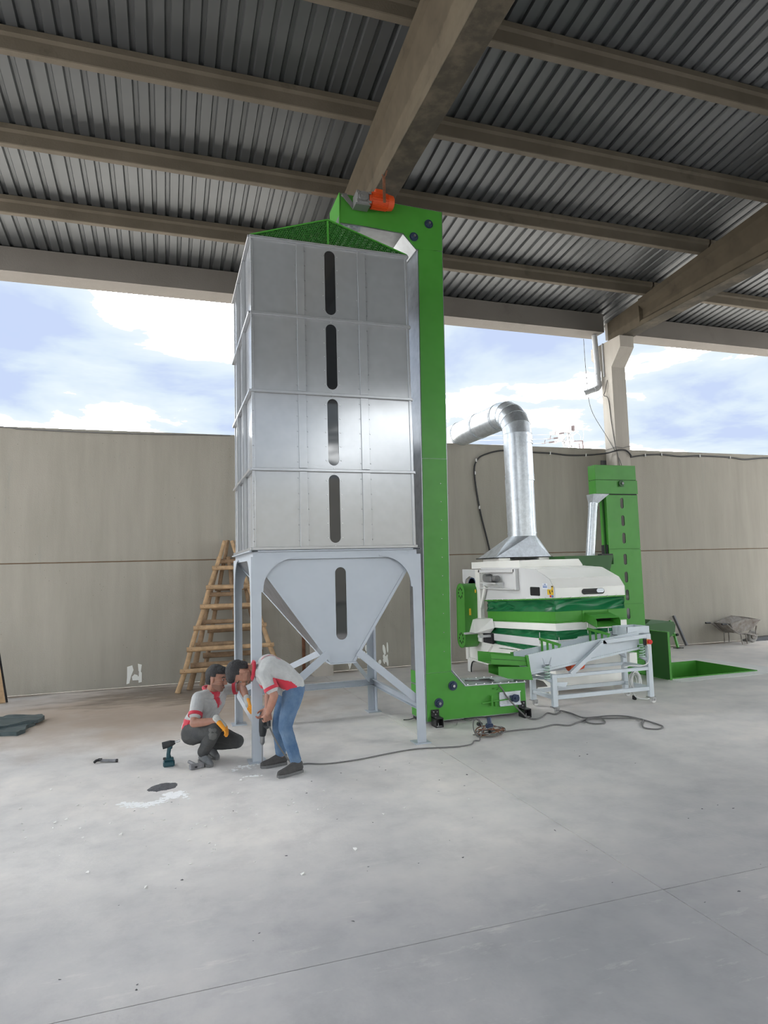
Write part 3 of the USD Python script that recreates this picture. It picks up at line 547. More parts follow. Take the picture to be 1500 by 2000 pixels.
# ------------------------------------------------------------------ grain cleaner
CX0, CX1, CY0, CY1 = 5.43, 6.68, 8.49, 10.85
def skew(m, k=-.046, y0=8.49):
    return trimesh.Trimesh(np.c_[m.vertices[:, :2], m.vertices[:, 2]+k*(m.vertices[:, 1]-y0)], m.faces, process=False)
def bellows(x0, x1, y0, y1, zt, zb, depth, seed, drop=0.0):
    """fabric skirt round a box: folds sag inwards and gather at the corners"""
    per = [(x0, y1), (x0, y0), (x1, y0), (x1, y1)]; segs = [(per[i], per[(i+1) % 4]) for i in range(4)]; P = []; N = []; C = []
    for (a, b) in segs:
        a, b = V(*a), V(*b); L = np.linalg.norm(b-a); k = max(int(L/.035), 8); d = (b-a)/L; n = V(-d[1], d[0])
        for t in np.arange(k)/k: P.append(a+(b-a)*t); N.append(n); C.append(min(t, 1-t)*L)
    P = np.array(P); N = np.array(N); C = np.array(C); K = len(P); R = 9; v = []
    s = np.arange(K)
    for r in range(R):
        q = r/(R-1); env = math.sin(PI*q)**.7
        w = meshkit.fbm(np.c_[P*2.6+q*1.1, np.full(K, seed)+q*1.5], 3, seed)
        w2 = meshkit.noise(np.c_[P[:, 0]*5+P[:, 1]*3.0+q*3.2, P[:, 1]*5-q*2.5, np.full(K, seed+9.0)], seed)
        d = env*(depth*(.1+1.5*w)+depth*1.5*(w2-.5)) * np.clip(.35+C/.16, 0, 1)
        z = zt+(zb-zt)*q - env*.25*abs(zt-zb)*(w-.5)
        v.append(np.c_[P+N*d[:, None], z])
    v = np.vstack(v); f = []
    for r in range(R-1):
        for j in range(K):
            a, b = r*K+j, r*K+(j+1) % K; f += [(a, a+K, b), (b, a+K, b+K)]
    return trimesh.Trimesh(v, f, process=False)
def cleaner():
    t = thing('grain_cleaner', 'cream white grain cleaning machine with green fabric skirts and a sloped hood', 'grain cleaner', (6.05, 9.7, 0))
    hood = [(8.49, 1.47), (8.49, 1.615), (8.61, 1.755), (9.0, 1.905), (9.45, 1.935), (10.85, 1.95), (10.85, 1.37)]
    front = sg.box(CX0+.002, 1.474, CX1-.002, 1.612).difference(slot(.40, .085, 6.10, 1.552))
    put('hood', prism(hood, 'x', CX0+.012, CX1-.012), 'cream_paint', t)
    hp = sg.Polygon(hood).difference(sg.box(8.90, 1.515, 9.15, 1.61).buffer(.02))
    put('hood_side', prism(hp, 'x', CX0, CX0+.012), 'white_paint', t); put('hood_side', prism(sg.Polygon(hood), 'x', CX1-.012, CX1), 'white_paint', t)  # same cream paint as the front, its side shade is in the colour
    for (ya, za), (yb, zb) in zip(hood[:5], hood[1:6]):
        put('hood_panel', hullmesh([(x, y, z) for x in (CX0+.014, CX1-.014) for y, z in ((ya, za+.002), (yb, zb-.002), (ya-.004, za+.006), (yb-.004, zb+.002))]), 'cream_paint', t)
    put('sight_window', cbox(CX0+.004, CX0+.010, 8.88, 9.17, 1.495, 1.63), 'sight_pane', t, label='dark side window')
    put('sight_window', prism(slot(.40, .085, 6.10, 1.552, 12), 'y', 8.478, 8.484), 'sight_pane', t, label='dark front slot window')
    put('window_slide', prism(slot(.13, .06, 6.225, 1.56, 8), 'y', 8.474, 8.478), 'label_white', t)
    put('top_deck', prism([(5.44, 1.935), (5.44, 2.055), (6.56, 2.055), (6.63, 1.96), (6.63, 1.935)], 'y', 9.47, 11.25), 'cream_paint', t)
    for x0 in (5.50, 6.30): put('deck_rail', cbox(x0, x0+.22, 10.28, 10.90, 2.055, 2.105, .004), 'cream_paint', t)
    put('deck_rail', cbox(5.75, 6.3, 10.75, 10.83, 2.055, 2.10, .004), 'cream_paint', t)
    # stickers
    st = put('maker_sticker', cbox(CX0-.003, CX0, 8.655, 8.80, 1.60, 1.69), 'label_white', t, label='small white maker sticker with blue print')
    put('print', MB(*[cbox(CX0-.005, CX0-.003, 8.67, 8.785, z, z+.011) for z in (1.622, 1.642)], prism(sg.Polygon([(8.70, 1.665), (8.75, 1.665), (8.755, 1.68), (8.725, 1.672), (8.72, 1.688)]), 'x', CX0-.005, CX0-.003)), 'label_blue', st, kind='stuff')
    for k, (y0, y1, z0, z1, m_) in enumerate(((8.56, 8.67, 1.52, 1.60, 'yellow_label'), (8.51, 8.56, 1.52, 1.655, 'yellow_label'), (8.57, 8.61, 1.485, 1.515, 'red_plastic'), (8.515, 8.56, 1.485, 1.515, 'label_blue'))):
        w = put('warning_sticker', cbox(CX0-.003, CX0, y0, y1, z0, z1), m_, t, label=('yellow warning sticker', 'tall yellow warning sticker', 'small red sticker', 'small blue sticker')[k])
        if k == 0: put('pictogram', prism([(8.58, 1.53), (8.60, 1.53), (8.615, 1.575), (8.605, 1.59), (8.59, 1.56)], 'x', CX0-.005, CX0-.003), 'label_black', w)
        if k == 1: put('pictogram', MB(cbox(CX0-.005, CX0-.003, 8.513, 8.557, 1.635, 1.652), prism([(8.52, 1.56), (8.55, 1.56), (8.535, 1.60)], 'x', CX0-.005, CX0-.003)), 'label_black', w)
    # trays and fabric skirts
    put('fabric_skirt', skew(bellows(CX0+.005, CX1-.005, CY0+.005, CY1-.15, 1.472, 1.27, .075, 3)), 'green_fabric', t, smooth=True)
    put('skirt_strip', skew(MB(cbox(CX0-.003, CX1+.003, CY0-.003, CY1-.1, 1.455, 1.474)).mesh()), 'machine_green', t)
    put('skirt_clips', bolts([(CX0-.004, y, 1.474-.046*(y-8.49)) for y in np.arange(8.55, 10.7, .19)] + [(x, CY0-.004, 1.474) for x in np.arange(5.55, 6.65, .16)], (0, -.7, .7), .01, .012), 'white_paint', t, kind='stuff')
    put('green_tray', skew(cbox(CX0, CX1, CY0, CY1-.2, 1.125, 1.275, .004)), 'machine_green', t)
    put('tray_lip', skew(cbox(CX0-.006, CX1+.006, CY0-.006, CY1-.2, 1.105, 1.125, .003)), 'machine_green', t)
    put('white_tray', skew(cbox(CX0, CX1, CY0, CY1-.2, .992, 1.104, .004)), 'cream_paint', t)
    put('fabric_skirt', skew(bellows(CX0+.005, CX1-.005, CY0+.005, CY1-.22, .992, .862, .06, 5), -.03), 'green_fabric', t, smooth=True)
    put('lower_tray', skew(cbox(CX0, CX1, CY0, CY1-.2, .74, .862, .004), -.03), 'white_paint', t)
    put('fabric_skirt', skew(bellows(CX0+.01, CX1-.01, CY0+.01, CY1-.22, .74, .63, .05, 8), -.02), 'green_fabric', t, smooth=True)
    # front spout
    sp = MB(slab([(5.93, 8.49, 1.235), (6.34, 8.49, 1.235), (6.34, 8.22, 1.165), (5.93, 8.22, 1.165)], .006), slab([(5.93, 8.49, 1.13), (6.34, 8.49, 1.13), (6.34, 8.20, 1.045), (5.93, 8.20, 1.045)], .006),
            prism([(8.49, 1.235), (8.49, 1.12), (8.20, 1.035), (8.20, 1.13), (8.22, 1.165)], 'x', 5.925, 5.933), prism([(8.49, 1.235), (8.49, 1.12), (8.20, 1.035), (8.20, 1.13), (8.22, 1.165)], 'x', 6.337, 6.345))
    put('spout', sp, 'machine_green', t); put('spout_mouth', cbox(5.95, 6.32, 8.40, 8.488, 1.13, 1.22), 'dark_inside', t)
    put('spout_flange', MB(cbox(5.89, 5.93, 8.478, 8.49, 1.10, 1.27), cbox(6.345, 6.385, 8.478, 8.49, 1.10, 1.27)), 'machine_green', t)
    # base with arched ends
    basep = sg.Polygon([(8.60, .62), (11.62, .62), (11.62, 0), (11.48, 0), (11.47, .10), (11.40, .20), (11.25, .235), (8.95, .20), (8.85, .15), (8.80, 0), (8.60, 0)])
    put('base_side', prism(basep, 'x', CX0+.03, CX0+.06), 'cream_paint', t); put('base_side', prism(basep, 'x', CX1-.06, CX1-.03), 'cream_paint', t)
    put('base_front', cbox(CX0+.06, CX1-.06, 8.60, 8.63, .20, .62), 'cream_paint', t); put('base_rear', cbox(CX0+.06, CX1-.06, 11.58, 11.61, .2, .62), 'cream_paint', t)
    put('base_arch_trim', tube([(CX0+.028, y, z) for y, z in smooth_path([(11.475, .0), (11.465, .10), (11.40, .195), (11.25, .23)])], .012, 6), 'black_steel', t)
    put('collecting_pan', cbox(5.62, 6.74, 8.62, 9.6, .16, .38, .02), 'cream_paint', t)
    put('pan_beam', MB(cbox(5.2, 5.42, 8.62, 8.70, .10, .17, .004), cbox(6.66, 6.80, 8.45, 8.55, .42, .60, .004)), 'cream_paint', t)
    put('base_beam', MB(cbox(CX0+.0, CX0+.032, 8.62, 11.6, .23, .27)), 'cream_paint', t); put('base_beam', MB(cbox(CX0+.0, CX0+.032, 8.62, 11.6, .585, .625)), 'cream_paint', t)
    for y in (10.78, 11.5): put('base_post', cbox(CX0-.012, CX0+.03, y, y+.10, .23, .62, .004), 'cream_paint', t)
    put('base_wedge', hullmesh([(CX0-.01, 10.50, .62), (CX0-.01, 10.9, .62), (CX0-.01, 10.9, .27), (CX0+.03, 10.50, .62), (CX0+.03, 10.9, .62), (CX0+.03, 10.9, .27)]), 'cream_paint', t)
    # side frame, drive bracket, post
    fr = MB(cbox(CX0-.06, CX0, 9.55, 10.85, 1.86, 1.915, .004), cbox(CX0-.06, CX0, 9.50, 9.59, 1.575, 1.92, .004), cbox(CX0-.06, CX0, 9.55, 10.85, 1.575, 1.595, .003))
    for m_ in fr.ms: put('frame_rail', m_, 'white_paint', t)
    put('rear_flange', prism(sg.Polygon([(10.85, 1.92), (11.60, 1.93), (11.60, 1.70), (11.52, 1.60), (11.46, 1.74), (11.3, 1.80), (11.1, 1.76), (10.98, 1.62), (10.85, 1.58)]), 'x', CX0-.02, CX0), 'white_paint', t)
    put('frame_post', cbox(CX0-.06, CX0+.02, 10.80, 10.98, .62, 1.92, .006), 'cream_paint', t)
    put('frame_brace', beam((CX0-.04, 10.62, 1.62), (CX0-.04, 10.84, 1.22), .03, .07), 'cream_paint', t)
    gm = put('small_gearmotor', MB(cyl((CX0-.14, 10.45, 1.77), (CX0-.02, 10.45, 1.77), .07, 18), cbox(CX0-.15, CX0-.02, 10.20, 10.40, 1.70, 1.80, .015), cyl((CX0-.09, 10.18, 1.76), (CX0-.09, 10.05, 1.76), .05, 16)), 'cast_grey', t, smooth=30)
    put('motor_bracket', MB(cbox(CX0-.16, CX0, 10.0, 10.62, 1.675, 1.69), slab([(CX0-.01, 10.0, 1.675), (CX0-.15, 10.0, 1.675), (CX0-.01, 10.0, 1.585)], .01)), 'white_paint', gm)
    # crank housing
    put('crank_housing', hullmesh([(5.20, 11.05, .80), (5.20, 10.70, .80), (5.27, 10.95, 1.02), (5.42, 10.45, 1.06), (5.42, 10.95, 1.06), (5.42, 10.40, .90), (5.42, 10.55, .80), (5.25, 10.70, .80)]), 'cream_paint', t)
    put('crank_arm', MB(cbox(5.08, 5.40, 10.88, 10.94, .765, .80, .004), cbox(5.18, 5.42, 10.50, 10.58, .735, .775, .004)), 'white_paint', t)
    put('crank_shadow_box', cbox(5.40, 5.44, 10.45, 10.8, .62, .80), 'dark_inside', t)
    # belt guard with vents, fan motor
    gx0, gx1, gy, r = 5.12, 5.40, 11.12, .17
    g_ = sg.LineString([(gy, .68), (gy-.03, 1.50)]).buffer(r, 24)
    B_ = put('belt_guard', prism(g_, 'x', gx0, gx1), 'machine_green', t, smooth=25)
    put('guard_rim', prism(g_.buffer(.006).difference(g_.buffer(-.012)), 'x', gx0-.006, gx0+.004), 'machine_green', B_)
    for cy_, cz in ((gy-.03, 1.50), (gy, .68)):
        put('vent_ring', MB(*[cbox(gx0-.008, gx0-.001, cy_+.085*math.cos(a)-.008, cy_+.085*math.cos(a)+.008, cz+.085*math.sin(a)-.02, cz+.085*math.sin(a)+.02) for a in np.arange(8)*PI/4]), 'dark_inside', B_, kind='stuff')
    put('guard_label', cbox(gx0+.08, gx0+.12, gy-r-.022, gy-r-.012, 1.10, 1.22), 'yellow_label', B_); put('guard_label', cbox(gx0+.20, gx0+.225, gy-r-.045, gy-r-.035, 1.50, 1.56), 'yellow_label', B_)
    M_ = put('fan_motor', MB(cyl((5.41, 11.2, 1.60), (5.75, 11.2, 1.60), .155, 26), cyl((5.41, 11.2, 1.60), (5.45, 11.2, 1.60), .175, 26), *[cbox(5.47, 5.72, 11.2-.004+.15*math.cos(a), 11.2+.004+.15*math.cos(a), 1.60+.15*math.sin(a), 1.60+.15*math.sin(a)+.02) for a in np.arange(.2, 3, .25)]), 'motor_blue', t, smooth=30)
    put('motor_base', MB(cbox(5.43, 5.75, 11.0, 11.4, 1.36, 1.44, .004), cbox(5.41, 5.46, 11.0, 11.1, 1.15, 1.30, .004)), 'cream_paint', M_)
    put('belt_pulley', cyl((5.40, 11.12, .70), (5.46, 11.12, .70), .11, 20), 'cast_grey', t)
    # receiving hopper on the rear right
    hp = MB(prism([(6.51, 2.11), (7.51, 2.11), (7.44, 1.89), (7.36, 1.76), (6.98, 1.70), (6.70, 1.98), (6.53, 2.04)], 'y', 9.80, 9.81), prism([(6.51, 2.11), (7.51, 2.11), (7.44, 1.89), (7.36, 1.76), (6.98, 1.70), (6.70, 1.98), (6.53, 2.04)], 'y', 10.36, 10.37),
            cbox(6.505, 6.515, 9.80, 10.37, 2.03, 2.11), cbox(7.50, 7.51, 9.80, 9.94, 1.95, 2.11), slab([(6.53, 9.81, 2.04), (6.98, 9.81, 1.70), (6.98, 10.36, 1.70), (6.53, 10.36, 2.04)], .008))
    put('receiving_hopper', hp, 'machine_green_dark', t); put('hopper_lid', cbox(7.28, 7.52, 9.82, 9.93, 2.112, 2.135), 'black_steel', t)
cleaner()

# ------------------------------------------------------------------ zinc ducts
def ductwork():
    t = thing('extraction_duct', 'wide galvanized duct rising from the cleaner and bending out over the wall', 'duct', (6.2, 10.65, 2.1))
    cx, cy, r = 6.2, 10.65, .262
    a = np.linspace(0, 2*PI, 33)[:-1]; k = len(a)
    def sq(th):
        c, s = math.cos(th), math.sin(th); m_ = max(abs(c), abs(s)); return c/m_, s/m_
    cor = [V(5.44, 10.305, 2.112), V(6.57, 10.305, 2.112), V(6.57, 10.995, 2.112), V(5.44, 10.995, 2.112)]
    top = lambda q: V(cx+r*math.cos(q), cy+r*math.sin(q), 2.50)
    for i in range(4):
        mid = (-.5+.5*i)*PI; c0, c1 = cor[i], cor[(i+1) % 4]
        put('hood_side', trimesh.Trimesh([c0, c1, top(mid)], [(0, 1, 2)], process=False), 'zinc', t)
        qs = np.linspace(mid, mid+PI/2, 9); fan = [c1]+[top(q) for q in qs]
        put('hood_corner', trimesh.Trimesh(fan, [(0, j+1, j) for j in range(1, 9)], process=False), 'zinc', t, smooth=True)
    put('hood_flange', prism(sg.box(5.42, 10.29, 6.59, 11.01).difference(sg.box(5.46, 10.33, 6.55, 10.97)), 'z', 2.105, 2.122), 'black_steel', t)
    zz = (2.50, 3.56, 4.40)
    for z0, z1 in zip(zz, zz[1:]): put('pipe_section', cyl((cx, cy, z0), (cx-.01, cy, z1), r, 40, cap=False), 'zinc', t, smooth=30)
    def band(p, q, rr): return cyl(p, q, rr, 40)
    for z in (2.56, 3.53, 3.62, 4.22, 4.32): put('pipe_bead', band((cx, cy, z-.012), (cx, cy, z+.012), r+.008), 'zinc', t, smooth=30)
    put('clamp_band', band((cx, cy, 4.26), (cx, cy, 4.36), r+.004), 'zinc', t, smooth=30); put('clamp_band', band((cx, cy, 3.535), (cx, cy, 3.615), r+.004), 'zinc', t, smooth=30)
    # segmented elbow
    R = .46; zc = 4.40; dirh = nrm(V(-.05, 1, 0)); C = V(cx-.01, cy, zc)+dirh*R; prev = None; rings = []
    for q in np.linspace(0, PI/2, 6):
        c = C - dirh*R*math.cos(q)+V(0, 0, R*math.sin(q)); e1 = V(1, .05, 0)/math.hypot(1, .05); e2 = -dirh*math.cos(q)+V(0, 0, math.sin(q))
        rings.append(np.array([c+r*(math.cos(s)*e1+math.sin(s)*e2) for s in np.linspace(0, 2*PI, 41)[:-1]]))
    for A, B in zip(rings, rings[1:]):
        n = len(A); f = []
        for j in range(n): f += [(j, (j+1) % n, n+(j+1) % n), (j, n+(j+1) % n, n+j)]
        m_ = trimesh.Trimesh(np.vstack([A, B]), f, process=False)
        put('elbow_segment', m_, 'zinc', t, smooth=60)
        put('elbow_seam', tube(A, .007, 5, closed=True), 'zinc', t)
    e = C+V(0, 0, R); L = 0
    for l in (.12, .78, .85, .9, 1.0):
        p = e+dirh*L; q = e+dirh*(L+l); put('pipe_section', cyl(p, q, r, 40, cap=False), 'zinc', t, smooth=30)
        put('pipe_bead', cyl(q-dirh*.03, q-dirh*.008, r+.008, 40), 'zinc', t, smooth=30); put('pipe_bead', cyl(q+dirh*.008, q+dirh*.03, r+.008, 40), 'zinc', t, smooth=30); L += l
    s = thing('spout_pipe', 'thin galvanized spout pipe from the small elevator head down to the green hopper', 'pipe', (7.2, 10.06, 2.1))
    p0, p1 = V(7.335, 10.06, 3.02), V(7.195, 10.06, 1.95)
    put('pipe', cyl(p0, p1, .082, 28, cap=False), 'zinc', s, smooth=30); d = nrm(p1-p0)
    put('pipe_collar', cyl(p0-d*.04, p0+d*.02, .088, 28), 'zinc', s, smooth=30)
    put('pipe_bead', cyl(p0+d*.05, p0+d*.065, .087, 28), 'zinc', s, smooth=30)
    sqr = [(7.26, 9.93, 3.215), (7.60, 9.93, 3.215), (7.60, 10.14, 3.215), (7.26, 10.14, 3.215)]; o = [p0-d*.03+V(.085*math.cos(q), .085*math.sin(q), 0) for q in (-3*PI/4, -PI/4, PI/4, 3*PI/4)]
    for i in range(4):
        j = (i+1) % 4; v = np.array([sqr[i], sqr[j], o[j], o[i]]); put('funnel_side', trimesh.Trimesh(v, [(0, 1, 2), (0, 2, 3)], process=False), 'zinc', s)
ductwork()

# ------------------------------------------------------------------ small elevator
def small_elevator():
    t = thing('small_bucket_elevator', 'small green bucket elevator with a column of slot windows against the back wall', 'grain elevator', (7.88, 10.05, 0))
    Y = 9.95; cx = 7.877; slots_ = (3.05, 2.73, 2.414, 2.03, 1.71, 1.39, 1.06, .70)
    for z0, z1 in ((2.225, 3.205), (1.235, 2.215), (.25, 1.228)):
        g_ = sg.box(7.542, z0, 8.225, z1)
        for z in slots_:
            if z0 < z < z1: g_ = g_.difference(slot(.07, .195, cx, z))
        put('front_cover', prism(g_, 'y', Y, Y+.006), 'machine_green', t)
    for z in slots_: put('slot_window', prism(slot(.09, .215, cx, z), 'y', Y+.008, Y+.012), 'sight_pane', t)
    put('casing', cbox(7.548, 8.219, Y+.013, 10.16, .0, 3.21), 'machine_green', t)
    put('side_rib', MB(cbox(7.52, 7.548, 10.02, 10.05, .3, 3.15)), 'machine_green_dark', t)
    put('side_vent', cbox(7.53, 7.546, Y+.03, 10.15, 2.13, 2.30), 'dark_inside', t)
    put('head_lower', cbox(7.333, 8.24, Y-.004, 10.16, 3.222, 3.470, .003), 'machine_green', t); put('head_upper', cbox(7.333, 8.215, Y-.004, 10.16, 3.478, 3.745, .003), 'machine_green', t)
    put('head_seam', cbox(7.338, 8.21, Y, 10.155, 3.2, 3.48), 'dark_inside', t)
    b = put('head_bearing', MB(cyl((7.872, Y-.03, 3.41), (7.872, Y-.004, 3.41), .055, 20), cbox(7.815, 7.93, Y-.018, Y-.004, 3.352, 3.37)), 'machine_green_dark', t, smooth=30)
    put('shaft_end', cyl((7.89, Y-.05, 3.41), (7.89, Y-.03, 3.41), .022, 12), 'cast_grey', b)
    put('boot', MB(cbox(7.45, 8.30, Y-.02, 10.30, 0, .24, .004)), 'machine_green', t)
    put('feed_box', hullmesh([(8.24, y, z) for y in (9.98, 10.28) for z in (.25, .84)] + [(x, y, z) for y in (10.0, 10.26) for x, z in ((8.40, .92), (8.60, .90), (8.90, .86), (8.94, .80), (8.92, .68), (8.40, .25))]), 'machine_green_dark', t)
small_elevator()

# ------------------------------------------------------------------ intake pit
def pit():
    x0, x1, y0, y1 = PIT
    t = thing('intake_pit', 'green steel intake pit sunk in the floor at the right', 'intake pit', (8.93, 9.87, 0))
    d, b = .42, (8.5, 9.3, 9.5, 10.2)
    for n_, p in (('pit_wall', [(x0, y0, .012), (x1, y0, .012), (x1, y0, -d), (x0, y0, -d)]), ('pit_wall', [(x1, y0, .012), (x1, y1, .012), (x1, y1, -d), (x1, y0, -d)]), ('pit_wall', [(x1, y1, .012), (x0, y1, .012), (x0, y1, -d), (x1, y1, -d)]), ('pit_wall', [(x0, y1, .012), (x0, y0, .012), (x0, y0, -d), (x0, y1, -d)])):
        c_ = V(8.93, 9.87, -.2)-np.mean(p, 0); put(n_, slab(p, .006, c_), 'machine_green', t)
    c0 = [(x0, y0), (x1, y0), (x1, y1), (x0, y1)]; c1 = [(b[0], b[2]), (b[1], b[2]), (b[1], b[3]), (b[0], b[3])]
    for i in range(4):
        j = (i+1) % 4; put('hopper_slope', slab([(*c0[i], -d), (*c0[j], -d), (*c1[j], -1.0), (*c1[i], -1.0)], .006), 'dusty_green', t)
    put('pit_bottom', cbox(b[0], b[1], b[2], b[3], -1.02, -1.0), 'dark_inside', t)
    r = MB(cbox(x0-.006, x1+.006, y0-.012, y0+.004, -.05, .018), cbox(x0-.006, x1+.006, y1-.004, y1+.012, -.05, .018), cbox(x1-.004, x1+.012, y0, y1, -.05, .018), cbox(x0-.012, x0+.004, y0, y1, -.05, .018))
    for m_ in r.ms: put('pit_rim', m_, 'machine_green', t)
    put('mortar_collar', prism(sg.Polygon([(x0+.02, y0-.28), (x1+.3, y0-.30), (x1+.55, y0+.2), (x1+.4, y1+.28), (x0+.9, y1+.22), (x0+.9, y1+.015), (x1+.015, y1+.015), (x1+.015, y0-.015), (x0+.02, y0-.015)]), 'z', 0, .004), 'pale_mortar', t)
    s = thing('steel_board', 'dark green steel board standing upright at the near end of the intake pit', 'board', (7.95, 9.36, 0))
    put('sheet', cbox(7.945, 7.953, 9.06, 9.68, .012, .79), 'machine_green_dark', s)
    put('rim', MB(cbox(7.915, 7.955, 9.05, 9.06, .012, .80), cbox(7.915, 7.955, 9.06, 9.68, .79, .80)), 'machine_green', s)
pit()

# ------------------------------------------------------------------ vibrating feeder on casters
def feeder():
    t = thing('vibrating_feeder', 'pale grey sloping vibrating feeder on a wheeled frame with green discharge spout', 'feeder', (5.7, 8.04, 0))
    YF, YB = 7.76, 8.30; sl = .125
    leg_h = {0: .505, 1: .955}
    for y in (YF, YB):
        for i, x in enumerate((4.87, 6.425)): put('leg', cbox(x, x+.075, y, y+.06, .085, leg_h[i], .006), 'conveyor_paint', t)
        put('rail', cbox(4.945, 6.425, y+.005, y+.055, .455, .50, .004), 'conveyor_paint', t)
        put('rail', cbox(4.945, 6.425, y+.005, y+.055, .175, .228, .004), 'conveyor_paint', t)
        put('top_rail', beam((5.70, y+.03, .885), (6.44, y+.03, .928), .055, .05), 'conveyor_paint', t)
        put('diagonal', beam((5.17, y+.03, .49), (5.74, y+.03, .89), .055, .06), 'conveyor_paint', t)
    for x in (4.88, 6.435):
        for z in (.20, .478): put('cross_rail', cbox(x, x+.055, YF+.06, YB, z-.025, z+.025, .004), 'conveyor_paint', t)
    # casters
    for x in (4.907, 6.463):
        for y in (YF+.03, YB+.03):
            c = put('caster', MB(cbox(x-.05, x+.05, y-.045, y+.045, .078, .085), cyl((x, y, .07), (x, y, .08), .03, 16), cbox(x-.005, x+.055, y-.027, y-.022, .03, .072), cbox(x-.005, x+.055, y+.022, y+.027, .03, .072)), 'steel', t)
            put('wheel', MB(cyl((x+.03, y-.017, .041), (x+.03, y+.017, .041), .041, 24)), 'white_rubber', c, smooth=40)
            put('hub', cyl((x+.03, y-.03, .041), (x+.03, y+.03, .041), .012, 10), 'cast_grey', c)
    # trough
    tz = lambda x: .766+.118*(x-4.478); bz = lambda x: .508+.128*(x-4.519)
    for y in (7.85, 8.215):
        put('trough_side', prism([(4.56, tz(4.56)), (6.36, tz(6.36)), (6.36, bz(6.36)+.03), (4.56, bz(4.56)+.03)], 'y', y, y+.006), 'conveyor_paint', t)
        put('trough_lip', beam((4.56, y+.003, bz(4.56)+.015), (6.36, y+.003, bz(6.36)+.015), .05, .03), 'conveyor_paint', t)
        put('trough_lip', beam((4.56, y+.003, tz(4.56)), (6.36, y+.003, tz(6.36)), .03, .01), 'conveyor_paint', t)
    put('trough_floor', slab([(4.56, 7.856, bz(4.56)+.05), (6.36, 7.856, bz(6.36)+.05), (6.36, 8.215, bz(6.36)+.05), (4.56, 8.215, bz(4.56)+.05)], .006), 'conveyor_paint', t)
    put('trough_end', prism([(7.85, bz(6.36)+.03), (8.22, bz(6.36)+.03), (8.22, tz(6.36)), (7.85, tz(6.36))], 'x', 6.36, 6.366), 'conveyor_paint', t)
    ib = MB(cbox(6.18, 6.186, 7.86, 8.19, .93, 1.055), cbox(6.56, 6.566, 7.86, 8.19, .90, 1.055), cbox(6.18, 6.566, 7.86, 7.866, .96, 1.055), cbox(6.18, 6.566, 8.184, 8.19, .93, 1.055), cbox(6.36, 6.566, 7.86, 8.19, .93, .94))
    put('inlet_box', ib, 'conveyor_paint', t)
    # discharge
    put('end_frame', MB(prism([(4.525, .775), (4.56, .775), (4.60, .455), (4.565, .455)], 'y', 7.82, 7.85), prism([(4.525, .775), (4.56, .775), (4.60, .455), (4.565, .455)], 'y', 8.22, 8.25)), 'machine_green', t)
    for y in (7.84, 8.225): put('chute_side', prism([(4.02, .825), (4.53, .755), (4.55, .64), (4.02, .70)], 'y', y, y+.006), 'machine_green', t)
    put('chute_fold', beam((4.02, 7.838, .765), (4.54, 7.838, .70), .006, .006), 'machine_green_dark', t)
    put('chute_floor', slab([(4.02, 7.845, .70), (4.55, 7.845, .64), (4.55, 8.228, .64), (4.02, 8.228, .70)], .006), 'machine_green', t)
    put('chute_flange', beam((4.36, 8.235, .84), (4.62, 8.235, .80), .05, .006), 'machine_green_dark', t)
    lo = MB(prism([(4.10, .66), (4.56, .63), (4.60, .46), (4.24, .505), (4.10, .555)], 'y', 7.80, 7.806), prism([(4.10, .66), (4.56, .63), (4.60, .46), (4.24, .505), (4.10, .555)], 'y', 8.08, 8.086),
            slab([(4.10, 7.80, .555), (4.24, 7.80, .505), (4.24, 8.086, .505), (4.10, 8.086, .555)], .006), slab([(4.24, 7.80, .505), (4.6, 7.80, .46), (4.6, 8.086, .46), (4.24, 8.086, .505)], .006))
    put('lower_spout', lo, 'machine_green', t)
    # screen gates
    for x in (5.07, 5.87):
        g_ = put('flow_gate', MB(beam((x-.07, 8.25, .945+.12*(x-5.2)), (x+.0, 7.84, .875+.12*(x-5.05)), .03, .035, c=.004)), 'machine_green', t)
        for k in range(4):
            q = k/3; px, py = x-.065+.06*q, 8.20-.33*q; put('gate_finger', cbox(px-.016, px+.016, py-.004, py+.004, .74+.12*(x-5.07), .935+.12*(x-5.2)-.06*q), 'machine_green', g_)
        for k, (px, py) in enumerate(((x-.07, 8.24), (x-.01, 7.85))): put('gate_pin', cyl((px, py, .86+.12*(x-5.07)), (px, py, 1.02+.12*(x-5.07)-.04*k), .006, 8), 'steel', g_)
    # springs
    for x, z0 in ((4.82, .47), (6.365, .655)):
        for y in (7.80, 8.27):
            s = put('spring', tube([(x+.035*math.cos(a), y+.035*math.sin(a), z0+.15*a/(8*PI)) for a in np.linspace(0, 8*PI, 60)], .008, 6), 'spring_paint', t, smooth=True)
            put('spring_seat', MB(cyl((x, y, z0-.015), (x, y, z0), .042, 16), cyl((x, y, z0+.15), (x, y, z0+.162), .042, 16)), 'spring_paint', s)
            if x < 5 and y < 8: put('spring_fork', MB(slab([(4.79, y-.02, .625), (4.75, y-.02, .73), (4.77, y-.02, .64)], .01), slab([(4.86, y-.02, .625), (4.885, y-.02, .735), (4.84, y-.02, .64)], .01), cbox(4.775, 4.87, y-.03, y+.045, .615, .632)), 'frame_paint', s)
            put('spring_bracket', hullmesh([(x-.05, y-.03, z0-.02), (x+.05, y-.03, z0-.02), (x+.05, y+.03, z0-.02), (x-.05, y+.03, z0-.02), (x+.08, y-.02, z0-.09), (x+.08, y+.02, z0-.09)]), 'frame_paint', s)
    m_ = put('vibration_motor', MB(cyl((5.30, 8.03, .565), (5.44, 8.03, .565), .075, 24)), 'motor_orange', t, smooth=30, label='orange vibration motor under the trough')
